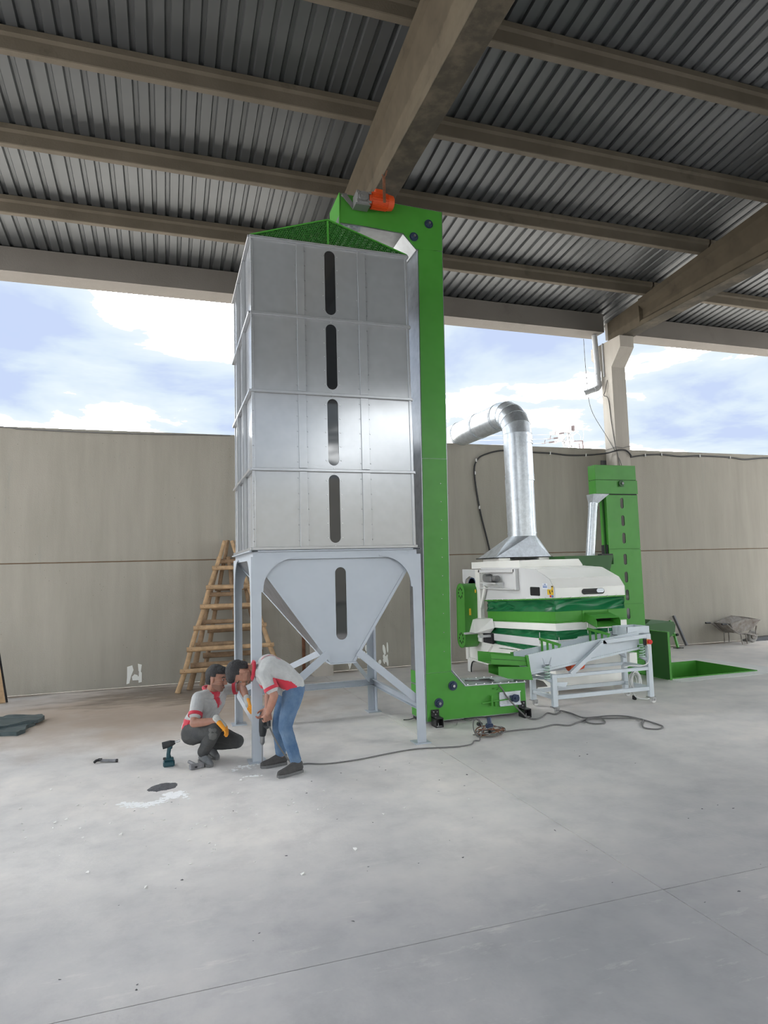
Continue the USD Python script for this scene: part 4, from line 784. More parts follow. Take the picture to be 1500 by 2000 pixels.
    put('end_cap', MB(cyl((5.44, 8.03, .565), (5.53, 8.03, .565), .078, 24, .06)), 'motor_orange', m_, smooth=30); put('motor_plate', cbox(5.26, 5.50, 7.9, 8.16, .63, .65), 'rust', m_)
    put('lower_spout_tray', MB(slab([(4.62, 7.9, .46), (5.0, 7.9, .42), (5.0, 8.2, .42), (4.62, 8.2, .46)], .01), slab([(4.92, 7.82, .40), (5.14, 7.82, .38), (5.10, 7.82, .32), (4.98, 7.82, .34)], .01)), 'conveyor_paint', t)
    # emergency stop and its lead
    e = put('switch_box', cbox(6.405, 6.46, 7.735, 7.76, .815, .885, .006), 'orange_plastic', t, label='orange emergency stop box with red button')
    put('button', MB(cyl((6.437, 7.715, .85), (6.437, 7.735, .85), .026, 18), cyl((6.437, 7.70, .85), (6.437, 7.717, .85), .033, 18)), 'red_plastic', e, smooth=30); put('box_back', cbox(6.36, 6.405, 7.74, 7.77, .80, .89, .004), 'black_steel', e)
    put('switch_lead', tube(smooth_path([(6.40, 7.745, .815), (6.43, 7.745, .77), (6.435, 7.75, .62), (6.40, 7.76, .545), (6.30, 7.78, .52), (6.17, 7.78, .535), (6.05, 7.8, .52)]), .008, 8), 'white_plastic', t, smooth=True)
    put('end_spout', MB(slab([(6.30, 7.86, .76), (6.42, 7.86, .70), (6.42, 8.2, .70), (6.30, 8.2, .76)], .006), cbox(6.33, 6.40, 7.845, 7.86, .70, .80)), 'machine_green', t)
    c = thing('cable_coil', 'coil of white cable hung on the right end of the wheeled feeder frame', 'cable', (6.45, 8.10, .27))
    for k in range(7):
        a = np.linspace(0, 2*PI, 40); rx, rz = .085-.006*k+.01*rnd.random(), .135-.008*k+.012*rnd.random(); ox, oy = rnd.uniform(-.012, .012), rnd.uniform(-.03, .03)
        put('loop', tube([(6.45+ox+rx*math.cos(q), 8.10+oy+.012*math.sin(2*q+k), .262+rz*math.sin(q)) for q in a[:-1]], .0085, 6, closed=True), 'white_plastic', c, smooth=True)
    put('cable_tail', tube(smooth_path([(6.37, 8.08, .26), (6.36, 8.07, .15), (6.40, 8.02, .04), (6.52, 7.98, .012), (6.62, 8.0, .012), (6.72, 8.1, .012)]), .008, 6), 'white_plastic', c, smooth=True)
    put('plug', cbox(6.375, 6.415, 8.03, 8.09, .0, .06, .008), 'black_steel', c)
feeder()
# ------------------------------------------------------------------ wall and column fittings
def cable(name, label, pts, r, m_, cat='cable', n=6, loc=None, flat=False):
    P = smooth_path(pts, 6)
    t = thing(name, label, cat, tuple(np.array(pts[0])*V(1, 1, 0)))
    put('lead', tube(P, r, n), m_, t, smooth=True); return t
yw = 12.785
c = cable('wall_cable', 'dark cable clipped along the back wall, looping down to the cleaner', [(6.63, yw, 2.02), (6.63, yw, 2.29), (6.58, yw, 2.55), (6.43, yw, 3.22), (6.34, yw, 3.95), (6.40, yw, 4.27), (6.63, yw, 4.42), (7.09, yw, 4.52), (7.78, yw, 4.50), (8.30, yw, 4.49), (8.74, yw, 4.46), (9.28, yw, 4.48), (9.62, 12.6, 4.50), (9.67, 12.33, 4.51), (9.90, 12.31, 4.53), (10.03, 12.31, 4.46), (10.1, 12.36, 4.38), (10.2, yw, 4.42), (10.43, yw, 4.46), (10.86, yw, 4.52), (11.34, yw, 4.55), (11.91, yw, 4.52), (12.5, yw, 4.55), (13.45, yw, 4.54), (13.93, yw, 4.50), (14.7, yw, 4.56), (16.0, yw, 4.55)], .018, 'cable_black')
for x, z in ((6.35, 4.0), (6.42, 3.25), (6.39, 4.28), (8.25, 4.49), (9.20, 4.475), (10.86, 4.52), (11.34, 4.55), (12.5, 4.55), (13.45, 4.54)):
    put('clip', cbox(x-.012, x+.012, yw-.024, yw+.015, z-.035, z+.035, .004), 'white_plastic', c)
cable('top_cable', 'thin dark cable lying along the top of the left wall', [(-4.0, 12.79, 4.63), (-2.76, 12.785, 4.625), (-2.44, 12.785, 4.60), (-1.79, 12.785, 4.59), (-1.11, 12.785, 4.585), (-.23, 12.785, 4.595), (1.17, 12.79, 4.625)], .011, 'cable_grey')
p = thing('rain_pipe', 'grey plastic rain pipe with a bent end beside the right column', 'pipe', (9.75, 12.8, 5.9))
put('pipe', cyl((9.62, 12.78, 7.36), (9.62, 12.72, 6.22), .062, 20), 'pvc_grey', p, smooth=30); put('elbow', tube(smooth_path([(9.62, 12.722, 6.25), (9.62, 12.715, 6.12), (9.56, 12.71, 6.05), (9.48, 12.72, 6.02)]), .066, 14), 'pvc_grey', p, smooth=True)
put('pipe', cyl((9.52, 12.72, 6.035), (9.24, 12.78, 5.93), .060, 20), 'pvc_grey', p, smooth=30); put('coupling', cyl((9.62, 12.735, 6.50), (9.62, 12.73, 6.38), .067, 20), 'pvc_grey', p, smooth=30); put('conduit', cyl((9.69, 12.60, 7.1), (9.69, 12.60, 6.3), .02, 10), 'pvc_grey', p)
cable('column_wire', 'slack grey wire hanging down the left face of the right column', [(9.69, 12.50, 6.2), (9.66, 12.56, 5.95), (9.64, 12.58, 5.85), (9.69, 12.50, 5.75), (9.69, 12.44, 5.2), (9.69, 12.38, 4.8), (9.69, 12.345, 4.6), (9.74, 12.325, 4.3), (9.78, 12.32, 3.7)], .009, 'cable_grey')
cable('column_wire', 'thin wire running down from behind the rain pipe to the column foot', [(9.40, 12.9, 7.3), (9.42, 12.9, 6.4), (9.46, 12.85, 5.6), (9.66, 12.6, 4.9), (9.69, 12.40, 4.55), (9.80, 12.32, 4.2), (9.82, 12.32, 3.7)], .006, 'cable_grey')
put('tie_wire', tube([(9.68, 12.75, 4.58), (9.685, 12.33, 4.60), (9.88, 12.325, 4.58), (10.09, 12.33, 4.63)], .007, 5), 'cable_grey', None, label='single wire tied round the right column near the wall top', cat='wire')
b = thing('wall_bracket', 'rusty steel plate closing the joint between wall and right column', 'bracket', (9.74, 12.72, 4.1)); put('plate', cbox(9.60, 9.86, 12.775, 12.79, 4.18, 4.36), 'dark_pipe', b); put('strip', cbox(9.66, 9.86, 12.785, 12.797, 2.6, 4.18), 'rust', b)
put('joint_strip', cbox(2.50, 2.56, 12.782, 12.797, .05, 2.2), 'rust', None, label='rusty steel strip in the wall joint left of the silo hopper column', cat='strip')
# rusty hanger on the girder
h = thing('hanger', 'rusty steel hanger bar under the girder in front of the orange motor', 'bracket', (2.65, 7.58, 6.6)); put('bar', cbox(2.625, 2.66, 7.575, 7.59, 6.64, 6.98), 'rust', h); put('rod', cyl((2.645, 7.58, 6.95), (2.70, 7.62, 7.10), .008, 8), 'rust', h); put('hook', tube([(2.61, 7.57, 7.0), (2.65, 7.58, 6.985), (2.68, 7.59, 7.02)], .007, 6), 'rust', h)
# paint marks on the wall: thin coats
def splat(cx, cz, w, h_, seed, n=9):
    r_ = random.Random(seed); g_ = sg.Point(cx, cz).buffer(.004)
    for k in range(n): g_ = g_.union(affinity.rotate(affinity.scale(sg.Point(cx+r_.uniform(-w, w), cz+r_.uniform(-h_, h_)).buffer(1, 8), r_.uniform(.012, .035), r_.uniform(.03, .11)), r_.uniform(-20, 20)))
    return g_
def coat(g_, y0=12.7975, y1=12.7995): return MB(*[prism(q.simplify(.003), 'y', y0, y1) for q in getattr(g_, 'geoms', [g_])])
mk = sg.MultiPolygon([sg.Polygon([(-.66, .36), (-.58, .38), (-.56, .30), (-.60, .20), (-.66, .16)]), sg.Polygon([(-.48, .40), (-.42, .38), (-.44, .24), (-.47, .28)]), sg.Polygon([(-.66, .17), (-.60, .20), (-.63, .07), (-.67, .06)]), sg.Polygon([(-.46, .27), (-.42, .24), (-.42, .08), (-.47, .07)]), sg.Polygon([(-.58, .18), (-.54, .22), (-.49, .20), (-.48, .12), (-.57, .12)])]).buffer(.012).buffer(-.008)
put('paint_mark', coat(mk), 'wall_paint_white', None, label='white paint smear low on the left wall', cat='paint mark', kind='stuff')
put('paint_mark', coat(splat(3.72, .42, .08, .16, 3, 7).union(splat(4.15, .28, .10, .16, 5, 9)).union(splat(3.5, .2, .12, .1, 8, 6)), 12.7975, 12.7995), 'wall_paint_white', None, label='white plaster splashes low on the wall behind the silo legs', cat='paint mark', kind='stuff')

# ------------------------------------------------------------------ power pole beyond the wall
def power_pole():
    t = thing('power_pole', 'distant lattice power pole with insulators beyond the back wall', 'utility pole', (20.6, 30, 0)); y = 30.0
    for dx in (-.16, .16):
        for dy in (-.16, .16): put('mast_leg', beam((20.55+dx*2.2, y+dy*2.2, -.05), (20.55+dx, y+dy, 9.0), .05, .05), 'pole_grey', t)
    lat = MB()
    for k in range(16):
        z = 1.0+.5*k; s = 1.0+1.2*(9-z)/9; q = 1 if k % 2 else -1
        for dy in (-.16, .16): lat.add(beam((20.55-.16*s*q, y+dy*s, z), (20.55+.16*s*q, y+dy*s, z+.5), .025, .025))
    put('lattice', lat, 'pole_grey', t, kind='stuff')
    for nm, a, b, w in (('cross_arm', (20.0, 29.9, 8.62), (20.62, 30.0, 9.05), .06), ('cross_arm', (20.55, 30, 9.17), (21.2, 30, 9.17), .06), ('arm_strut', (20.60, 30, 9.05), (20.86, 30, 8.95), .05), ('arm_strut', (20.86, 30, 8.95), (21.2, 30, 9.17), .05), ('cross_arm', (20.2, 30, 8.60), (20.5, 30, 8.60), .05), ('arm_strut', (20.15, 30, 8.6), (20.35, 30, 7.9), .05), ('cross_arm', (20.35, 30, 8.88), (20.85, 30, 8.90), .06)): put(nm, beam(a, b, w, w), 'pole_grey', t)
    put('crown', MB(cyl((20.55, 30, 9.05), (20.55, 30, 9.3), .10, 12)), 'pole_grey', t); put('crown', cyl((20.2, 30, 8.72), (20.2, 30, 8.9), .09, 12), 'pole_grey', t)
    for (x, z), (x2, z2) in (((20.5, 9.08), (19.72, 8.95)), ((20.08, 8.79), (19.4, 8.70)), ((19.9, 8.58), (19.05, 8.45))):
        i = put('insulator_string', MB(cyl((x, 30, z), (x2, 30, z2), .012, 6), *[cyl((x+(x2-x)*q, 30, z+(z2-z)*q), (x+(x2-x)*(q+.03), 30, z+(z2-z)*(q+.03)), .045, 10) for q in (.3, .38, .46, .54, .62)]), 'insulator', t)
        put('arcing_horn', MB(cyl((x2-.16, 30, z2-.03), (x2+.05, 30, z2-.01), .018, 6), cyl((x2+.0, 30, z2), (x2+.06, 30, z2+.17), .018, 6)), 'insulator', i)
        put('line', tube([(x2, 30, z2), (x2-2.2, 29.6, z2-.22), (x2-6.5, 28.8, z2-.6)], .009, 5), 'pole_grey', t)
    put('post_insulator', MB(*[cyl((20.87, 30, 9.20+.045*k), (20.87, 30, 9.235+.045*k), .09, 12) for k in range(6)]), 'insulator', t)
    put('jumper', tube(smooth_path([(20.83, 30, 9.46), (20.3, 30, 9.48), (20.0, 30, 9.36), (19.85, 30, 9.1), (19.8, 30, 8.96)]), .010, 5), 'pole_grey', t); put('jumper', tube(smooth_path([(20.9, 30, 9.46), (21.25, 30, 9.45), (21.5, 30, 9.2), (21.5, 30, 8.9), (21.42, 30, 8.65)]), .012, 5), 'pole_grey', t); put('jumper', tube(smooth_path([(21.05, 30, 9.1), (21.3, 30, 8.95), (21.3, 30, 8.65)]), .010, 5), 'pole_grey', t)
    put('transformer_switch', MB(beam((21.0, 30, 8.62), (21.42, 30, 8.66), .06, .05), beam((21.43, 30, 8.66), (21.47, 30, 8.0), .05, .05), beam((20.8, 30, 8.55), (20.98, 30, 8.65), .05, .05), beam((21.2, 30, 8.5), (21.25, 30, 8.1), .04, .04)), 'insulator', t)
    put('switch_insulator', MB(*[cyl((20.70+.2*q, 30, 8.15+.04*k), (20.70+.2*q, 30, 8.18+.04*k), .06, 8) for k in range(6) for q in (0, 1)]), 'pole_grey', t, kind='stuff')
power_pole()

# ------------------------------------------------------------------ rough wooden ladders
def pole_pts(a, b, n, amp, seed):
    r_ = random.Random(seed); a, b = V(*a), V(*b); o = []
    for k in range(n): q = k/(n-1); o.append(a+(b-a)*q+V(r_.uniform(-amp, amp), r_.uniform(-amp, amp)*.4, 0)*(0 if k in (0, n-1) else 1))
    return smooth_path(o, 3)
def ladder(label, fl_, fr_, tl, tr, rungs, m_, seed, rr=.04):
    t = thing('ladder', label, 'ladder', tuple((V(*fl_)+V(*fr_))/2))
    for k, (a, b) in enumerate(((fl_, tl), (fr_, tr))):
        P = pole_pts(a, b, 9, .014, seed+k); put('rail', tube(P, np.linspace(rr*1.12, rr*.85, len(P)), 9), m_, t, smooth=True)
    for k, z in enumerate(rungs):
        q = z/tl[2]; a = V(*fl_)+(V(*tl)-V(*fl_))*q; b = V(*fr_)+(V(*tr)-V(*fr_))*q; e = nrm(b-a); f = V(0, -.052, 0)
        P = pole_pts(a-e*.075+f, b+e*.06+f, 6, .012, seed*7+k); w = .042 if k else .05
        R = np.linspace(w, w*.9, len(P)); 
        if k == 0 and seed == 11: R = R*np.interp(np.linspace(0, 1, len(P)), [0, .25, .5, .8, 1], [.8, .8, 1.45, 1.35, 1])
        put('rung', tube(P, R, 9), m_, t, smooth=True)
        put('nail', MB(*[cyl(p_+V(0, -.042, .01), p_+V(0, -.050, .01), .006, 6) for p_ in (a+f, b+f)]), 'rust', t, kind='stuff')
ladder('widest rough pole ladder leaning on the wall, front of three', (.178, 11.74, 0), (1.98, 11.74, 0), (1.03, 12.62, 2.58), (1.165, 12.62, 2.58), (.345, .69, 1.04, 1.40, 1.735, 2.08), 'old_wood', 11)
ladder('middle rough pole ladder leaning on the wall, shorter than the front one', (.375, 11.98, 0), (1.30, 11.98, 0), (.93, 12.66, 2.28), (1.10, 12.66, 2.28), (.40, .74, 1.12, 1.60), 'old_wood_dark', 23, .045)
ladder('rear rough pole ladder standing closest to the wall', (.60, 12.36, 0), (1.72, 12.36, 0), (1.10, 12.74, 2.60), (1.26, 12.74, 2.60), (.52, .95, 1.35, 1.70, 2.20), 'old_wood_dark', 37, .04)

# ------------------------------------------------------------------ things against the wall
w = thing('wheelbarrow', 'mortar-stained grey wheelbarrow parked by the back wall', 'wheelbarrow', (12.7, 12.33, 0))
for y, q in ((12.1, 0), (12.58, 1)):
    put('handle_frame', tube(smooth_path([(12.14, y, .50), (12.28, y, .495), (12.42, y+.01-.03*q, .39), (12.63, y+.02-.05*q, .262), (12.85, y+.05-.1*q, .255), (13.27, 12.34+(.09 if q else -.09), .17)]), .016, 8), 'barrow_grey', w, smooth=True)
    put('grip', tube([(12.13, y, .502), (12.26, y, .497)], .022, 10), 'black_steel', w, smooth=30)
    lg = [(12.66, y, .26), (12.675, y-.02+.04*q, .02), (12.82, y-.02+.04*q, .02), (12.80, y, .26)]
    put('leg', tube(lg, .013, 8), 'barrow_grey', w, smooth=True)
tr0 = [(12.52, 12.16, .28), (13.10, 12.18, .33), (13.2, 12.52, .33), (12.6, 12.54, .28)]; tr1 = [(12.33, 12.05, .50), (13.22, 12.05, .55), (13.45, 12.64, .56), (12.45, 12.65, .485)]; trm = [(12.75, 12.02, .605), (13.0, 12.66, .625)]
out = [tr1[0], trm[0], tr1[1], tr1[2], trm[1], tr1[3]]; inn = [tr0[0], tuple((V(*tr0[0])+V(*tr0[1]))/2), tr0[1], tr0[2], tuple((V(*tr0[2])+V(*tr0[3]))/2), tr0[3]]
f = []
for i in range(6): j = (i+1) % 6; f += [(i, j, 6+j), (i, 6+j, 6+i)]
f += [(6, 7, 8), (6, 8, 9), (6, 9, 10), (6, 10, 11)]
tm_ = trimesh.Trimesh(out+inn, f, process=False).subdivide().subdivide().subdivide(); tm_.vertices += (meshkit.fbm(tm_.vertices*9, 2, 4)-.5)[:, None]*.03
t2 = tm_.copy(); t2.vertices = t2.vertices - t2.vertex_normals*.004; t2.invert(); put('tray', MB(tm_, t2), 'barrow_grey', w, smooth=True)
put('rim', tube(np.array(out+[out[0]]), .012, 8), 'barrow_grey', w, smooth=40)
wh = put('wheel', tube([(13.26+.10*math.cos(a), 12.34, .145+.10*math.sin(a)) for a in np.linspace(0, 2*PI, 29)[:-1]], .04, 12, closed=True), 'rubber_grey', w, smooth=True); put('hub', cyl((13.26, 12.29, .145), (13.26, 12.39, .145), .06, 14), 'barrow_grey', wh)
put('wheel_fork', MB(beam((13.27, 12.26, .17), (13.33, 12.26, .40), .02, .03), beam((13.27, 12.42, .17), (13.33, 12.42, .40), .02, .03), beam((12.9, 12.26, .24), (13.36, 12.26, .2), .02, .025)), 'barrow_grey', w)
s = thing('green_stand', 'slim green steel stand with side arm leaning near the wall', 'stand', (11.1, 12.4, 0)); put('post', beam((11.08, 12.36, .012), (11.045, 12.52, .62), .05, .05, c=.004), 'machine_green', s); put('foot_plate', cbox(11.0, 11.17, 12.29, 12.43, 0, .014), 'black_steel', s); put('side_arm', beam((10.90, 12.42, .30), (11.07, 12.44, .285), .04, .035), 'machine_green', s); put('clamp', cyl((11.09, 12.40, .295), (11.14, 12.40, .30), .028, 12), 'black_steel', s)
put('steel_profile', beam((11.43, 12.47, .03), (11.36, 12.75, .70), .055, .055, c=.004), 'dark_pipe', None, label='dark square steel tube leaning against the wall right of the green stand', cat='steel tube')
put('plank', beam((-2.47, 12.04, .02), (-2.72, 12.5, .95), .09, .03, c=.004), 'old_wood', None, label='pale wooden plank leaning at the left picture edge', cat='plank'); put('dark_rod', cyl((-2.42, 12.11, .015), (-2.70, 12.6, 1.05), .018, 10), 'black_steel', None, label='thin dark rod leaning behind the plank at the left edge', cat='rod')
put('dark_bundle', hullmesh([(13.25, 12.5, 0), (14.9, 12.45, 0), (14.9, 12.75, 0), (13.3, 12.75, 0), (13.5, 12.55, .07), (14.9, 12.55, .12), (14.9, 12.7, .12), (13.5, 12.7, .07)]), 'black_steel', None, label='dark low bundle on the floor behind the wheelbarrow wheel', cat='bundle')
# ------------------------------------------------------------------ folded tarpaulin
t = thing('tarpaulin', 'folded dark teal tarpaulin lying on the floor at the left edge', 'tarpaulin', (-2.1, 10.1, 0))
for k, (pl, z) in enumerate((([(-2.9, 9.62), (-1.99, 9.64), (-1.80, 9.56), (-1.74, 9.70), (-1.76, 9.95), (-1.70, 10.12), (-2.9, 10.3)], 0.0), ([(-2.9, 9.9), (-2.2, 9.86), (-1.86, 10.0), (-1.66, 10.14), (-1.62, 10.34), (-1.66, 10.46), (-2.05, 10.56), (-2.15, 10.48), (-2.9, 10.6)], .028))):
    m_ = soft_sheet = prism(sg.Polygon(pl).buffer(.02), 'z', z, z+.04).subdivide().subdivide().subdivide(); v = m_.vertices.copy(); up_ = v[:, 2] > z+.02
    v[:, 2] += np.where(up_, .045*(meshkit.fbm(v*V(4, 9, 0), 3, k)-.35), 0); v[:, :2] += .03*(meshkit.fbm(v*7+k, 2, 5)-.5)[:, None]; v[:, 2] = np.maximum(v[:, 2], z*.98); put('fold', trimesh.Trimesh(v, m_.faces, process=False), 'tarp_dark', t, smooth=40)

# ------------------------------------------------------------------ tools
t = thing('claw_hammer', 'hammer with grey tube handle and dark claw lying on the floor', 'hammer', (-.60, 7.77, 0))
put('handle', MB(cyl((-.66, 7.79, .022), (-.53, 7.745, .018), .016, 12), cyl((-.53, 7.745, .018), (-.50, 7.735, .018), .017, 12)), 'hammer_steel', t, smooth=30); put('grip_end', cyl((-.505, 7.737, .018), (-.49, 7.732, .018), .018, 12), 'black_steel', t)
put('head', MB(hullmesh([(-.685, 7.80, .012), (-.645, 7.79, .012), (-.685, 7.80, .045), (-.645, 7.785, .048), (-.67, 7.83, .03), (-.66, 7.76, .03)]), tube(smooth_path([(-.675, 7.80, .028), (-.705, 7.79, .024), (-.725, 7.775, .010)]), [.014]*12+[.008], 8)), 'black_steel', t, smooth=40)
t = thing('impact_driver', 'dark teal cordless impact driver standing on its battery', 'power tool', (.03, 7.36, 0))
put('battery', MB(cbox(-.030, .085, 7.315, 7.405, .0, .055, .012)), 'tool_teal', t); put('battery_top', cbox(-.022, .075, 7.325, 7.395, .055, .085, .01), 'tool_teal', t)
put('grip', tube([(.028, 7.36, .075), (.022, 7.36, .12), (.03, 7.36, .175), (.045, 7.36, .20)], [.026, .020, .021, .024], 14), 'tool_teal', t, smooth=True)
put('housing', MB(cyl((-.035, 7.365, .208), (.045, 7.36, .224), .036, 20, .034), cyl((.045, 7.36, .224), (.088, 7.357, .234), .034, 20, .018)), 'tool_black', t, smooth=30)
put('trigger', cbox(.045, .06, 7.353, 7.367, .17, .195, .003), 'black_steel', t); put('chuck', cyl((.088, 7.357, .234), (.135, 7.354, .246), .011, 12), 'steel', t, smooth=30); put('belt_clip', cbox(-.03, -.005, 7.32, 7.325, .075, .10), 'black_steel', t)
t = thing('sledge_hammer', 'short grey club hammer lying in front of the crouching person', 'hammer', (.30, 7.15, 0))
put('head', MB(beam((.225, 7.12, .026), (.365, 7.165, .026), .05, .05, c=.007)), 'hammer_steel', t); put('eye', cbox(.275, .30, 7.105, 7.119, .017, .033), 'dark_inside', t)
put('handle', cyl((.295, 7.15, .03), (.225, 7.30, .035), .017, 12), 'hammer_steel', t, smooth=30)
# the drill in use
t = thing('hammer_drill', 'black corded drill held upright against the silo foot plate', 'power tool', (.94, 6.97, .1))
put('body', MB(tube([(.955, 6.985, .55), (.952, 6.985, .50), (.948, 6.99, .42), (.945, 6.995, .34), (.942, 6.998, .29)], [.032, .040, .043, .040, .030], 18)), 'tool_black', t, smooth=True)
put('handle', tube(smooth_path([(.955, 6.96, .50), (.972, 6.90, .505), (.985, 6.85, .47), (.985, 6.83, .415)]), .018, 12), 'tool_black', t, smooth=True); put('hand_guard', tube(smooth_path([(.985, 6.83, .415), (.97, 6.88, .395), (.955, 6.95, .40)]), .013, 10), 'tool_black', t, smooth=True)
put('chuck', MB(cyl((.942, 6.998, .29), (.940, 7.003, .225), .024, 16), cyl((.940, 7.003, .225), (.939, 7.005, .20), .024, 16, .012)), 'cast_grey', t, smooth=30); put('bit', cyl((.939, 7.005, .20), (.936, 7.015, .014), .006, 10), 'steel', t, smooth=30); put('side_label', cbox(.985, .990, 6.97, 7.01, .36, .44), 'cast_grey', t)
# ------------------------------------------------------------------ leads on the floor
c1 = [(.985, 6.83, .42), (1.06, 6.79, .25), (1.17, 6.80, .08), (1.24, 6.83, .012), (1.368, 6.829, .008), (1.562, 6.743, .008), (1.89, 6.756, .008), (2.255, 6.842, .008), (2.503, 6.883, .008), (2.678, 6.871, .008), (3.007, 6.791, .008), (3.20, 6.81, .008), (3.30, 6.93, .008), (3.36, 6.92, .008), (3.43, 7.06, .008), (3.445, 7.152, .008), (3.40, 7.17, .012)]
cable('drill_lead', 'thin dark lead from the drill across the floor to the tangle', c1, .008, 'cable_grey')
c2 = [(3.68, 7.11, .008), (3.80, 7.15, .008), (4.0, 7.155, .008), (4.239, 7.134, .008), (4.518, 7.21, .008), (4.656, 7.104, .008), (4.849, 7.194, .008), (5.127, 7.318, .008), (5.388, 7.333, .008), (5.581, 7.218, .008), (5.636, 7.009, .008), (5.638, 6.716, .008), (5.60, 6.58, .008), (5.47, 6.522, .008), (5.379, 6.633, .008), (5.504, 6.832, .008), (5.61, 6.944, .02), (5.496, 7.075, .02), (5.212, 7.21, .02), (5.058, 7.26, .02), (4.95, 7.17, .008), (4.981, 7.05, .008), (5.10, 7.02, .008), (5.18, 7.12, .008), (5.209, 7.28, .02), (5.026, 7.332, .02), (5.064, 7.669, .008), (5.0, 7.80, .02), (4.93, 7.70, .03), (4.84, 7.70, .008), (4.794, 7.80, .008), (4.62, 7.64, .008), (4.50, 7.57, .008), (4.40, 7.58, .02), (4.36, 7.67, .06), (4.22, 7.80, .25), (4.13, 7.83, .40), (4.05, 7.95, .455), (3.75, 8.1, .47)]
cable('extension_lead', 'long grey extension lead looping on the floor in front of the feeder', c2, .010, 'cable_grey')
t = thing('socket_tangle', 'tangle of brown wire and dark sockets on the floor below the elevator boot', 'cable', (3.55, 7.12, 0))
r_ = random.Random(5)
for k in range(6):
    cx, cy, a_, b_ = 3.58+r_.uniform(-.04, .04), 7.10+r_.uniform(-.04, .04), r_.uniform(.10, .19), r_.uniform(.06, .11); tl = r_.uniform(.0, .05)
    put('wire_loop', tube([(cx+a_*math.cos(q), cy+b_*math.sin(q), .010+.006*k+tl*(1+math.sin(q+k))) for q in np.linspace(0, 2*PI, 40)[:-1]], .006, 6, closed=True), ('rust', 'cable_grey')[k % 2], t, smooth=True)
put('wire_loop', tube([(3.44+.03*math.sin(q), 7.12+.10*math.cos(q), .10+.09*math.sin(q+.6)) for q in np.linspace(0, 2*PI, 40)[:-1]], .006, 6, closed=True), 'cable_grey', t, smooth=True)
put('socket', MB(cbox(3.56, 3.64, 7.10, 7.17, .07, .13, .012), cyl((3.60, 7.13, .12), (3.61, 7.16, .19), .026, 12)), 'navy_iron', t); put('socket', cbox(3.47, 3.53, 7.16, 7.22, .10, .14, .01), 'black_steel', t); put('plug', cyl((3.60, 7.12, .07), (3.57, 7.07, .045), .02, 12), 'black_steel', t)
put('wire', tube(smooth_path([(3.61, 7.16, .18), (3.60, 7.3, .17), (3.60, 7.6, .10), (3.62, 7.9, .03)]), .007, 6), 'cable_black', t); put('wire', tube(smooth_path([(3.50, 7.19, .14), (3.53, 7.35, .15), (3.56, 7.6, .07), (3.58, 7.9, .02)]), .006, 6), 'cable_grey', t)
put('frame_leg', MB(*[cyl((3.57+dx, 7.12+dy, .09), (3.57+dx*3.2, 7.12+dy*3, .006), .007, 6) for dx, dy in ((-.04, -.02), (.045, -.02), (.03, .03), (-.03, .03))]), 'rust', t)
# ------------------------------------------------------------------ dust, grit and powder
def heap(cx, cy, w, h_, z, seed, ang=0):
    n = 26; g_ = np.linspace(-1, 1, n); X, Y = np.meshgrid(g_, g_); R = np.hypot(X, Y)
    nz = meshkit.fbm(np.c_[X.ravel()*2.2, Y.ravel()*2.2, np.full(n*n, seed)], 4, seed).reshape(n, n)
    H_ = z*np.clip(1.15-R-.9*(nz-.35), 0, 1)**.7*(.5+nz)-.003; c_, s_ = math.cos(ang), math.sin(ang); x = X*w; y = Y*h_
    v = np.c_[(cx+x*c_-y*s_).ravel(), (cy+x*s_+y*c_).ravel(), H_.ravel()]; f = []
    for i in range(n-1):
        for j in range(n-1): a = i*n+j; f += [(a, a+1, a+n+1), (a, a+n+1, a+n)]
    return trimesh.Trimesh(v, f, process=False)
put('ash_heap', heap(-.035, 6.66, .14, .115, .03, 3, .5), 'ash', None, smooth=True, label='small dark grey heap of drilling dust on the floor', cat='dust', kind='stuff')
def flakes(spots, seed, rmin, rmax, zt=.0022):
    r_ = random.Random(seed); b = MB()
    for (x, y, sx, sy, n) in spots:
        for k in range(n):
            px, py, r0_ = r_.gauss(x, sx), r_.gauss(y, sy), r_.uniform(rmin, rmax); q = r_.uniform(0, 6); e = r_.uniform(.3, 1)
            P = [(px+r0_*r_.uniform(.6, 1)*math.cos(a+q)*(1 if True else 1), py+r0_*e*r_.uniform(.6, 1)*math.sin(a+q)) for a in np.arange(7)*2*PI/7]
            b.add(prism(sg.Polygon(P).convex_hull, 'z', .0, zt*r_.uniform(.6, 1.2)))
    return b
P_ = [(-.33+.055*k, 6.30-.08*math.sin(k*.55)+.012*max(k-5, 0)**1.25, .035, .03, 26) for k in range(9)]
put('chalk_powder', flakes(P_+[(.04, 6.42, .04, .02, 34), (.07, 6.33, .03, .03, 26), (-.2, 6.24, .1, .03, 30), (.17, 6.33, .02, .05, 14)], 4, .005, .032), 'white_powder', None, label='white powder spilled in a curve on the floor in the foreground', cat='powder', kind='stuff')
put('chalk_powder', flakes([(.78, 7.03, .07, .03, 40), (.70, 6.94, .08, .02, 16), (.82, 6.66, .05, .012, 30)], 9, .005, .022), 'white_powder', None, label='white drilling dust around the silo foot plate', cat='powder', kind='stuff')
b = MB(); r_ = random.Random(12)
for k in range(150):
    x, y = r_.gauss(-.1, 1.0), r_.gauss(6.2, .75); s_ = r_.choice((.006, .007, .009, .012, .016))
    b.add(hullmesh([(x+r_.uniform(-s_, s_), y+r_.uniform(-s_, s_), r_.uniform(0, s_*.8)) for _ in range(9)]))
put('concrete_chips', b, 'chip', None, label='scattered pale concrete crumbs on the floor around the tools', cat='crumbs', kind='stuff')
b = MB()
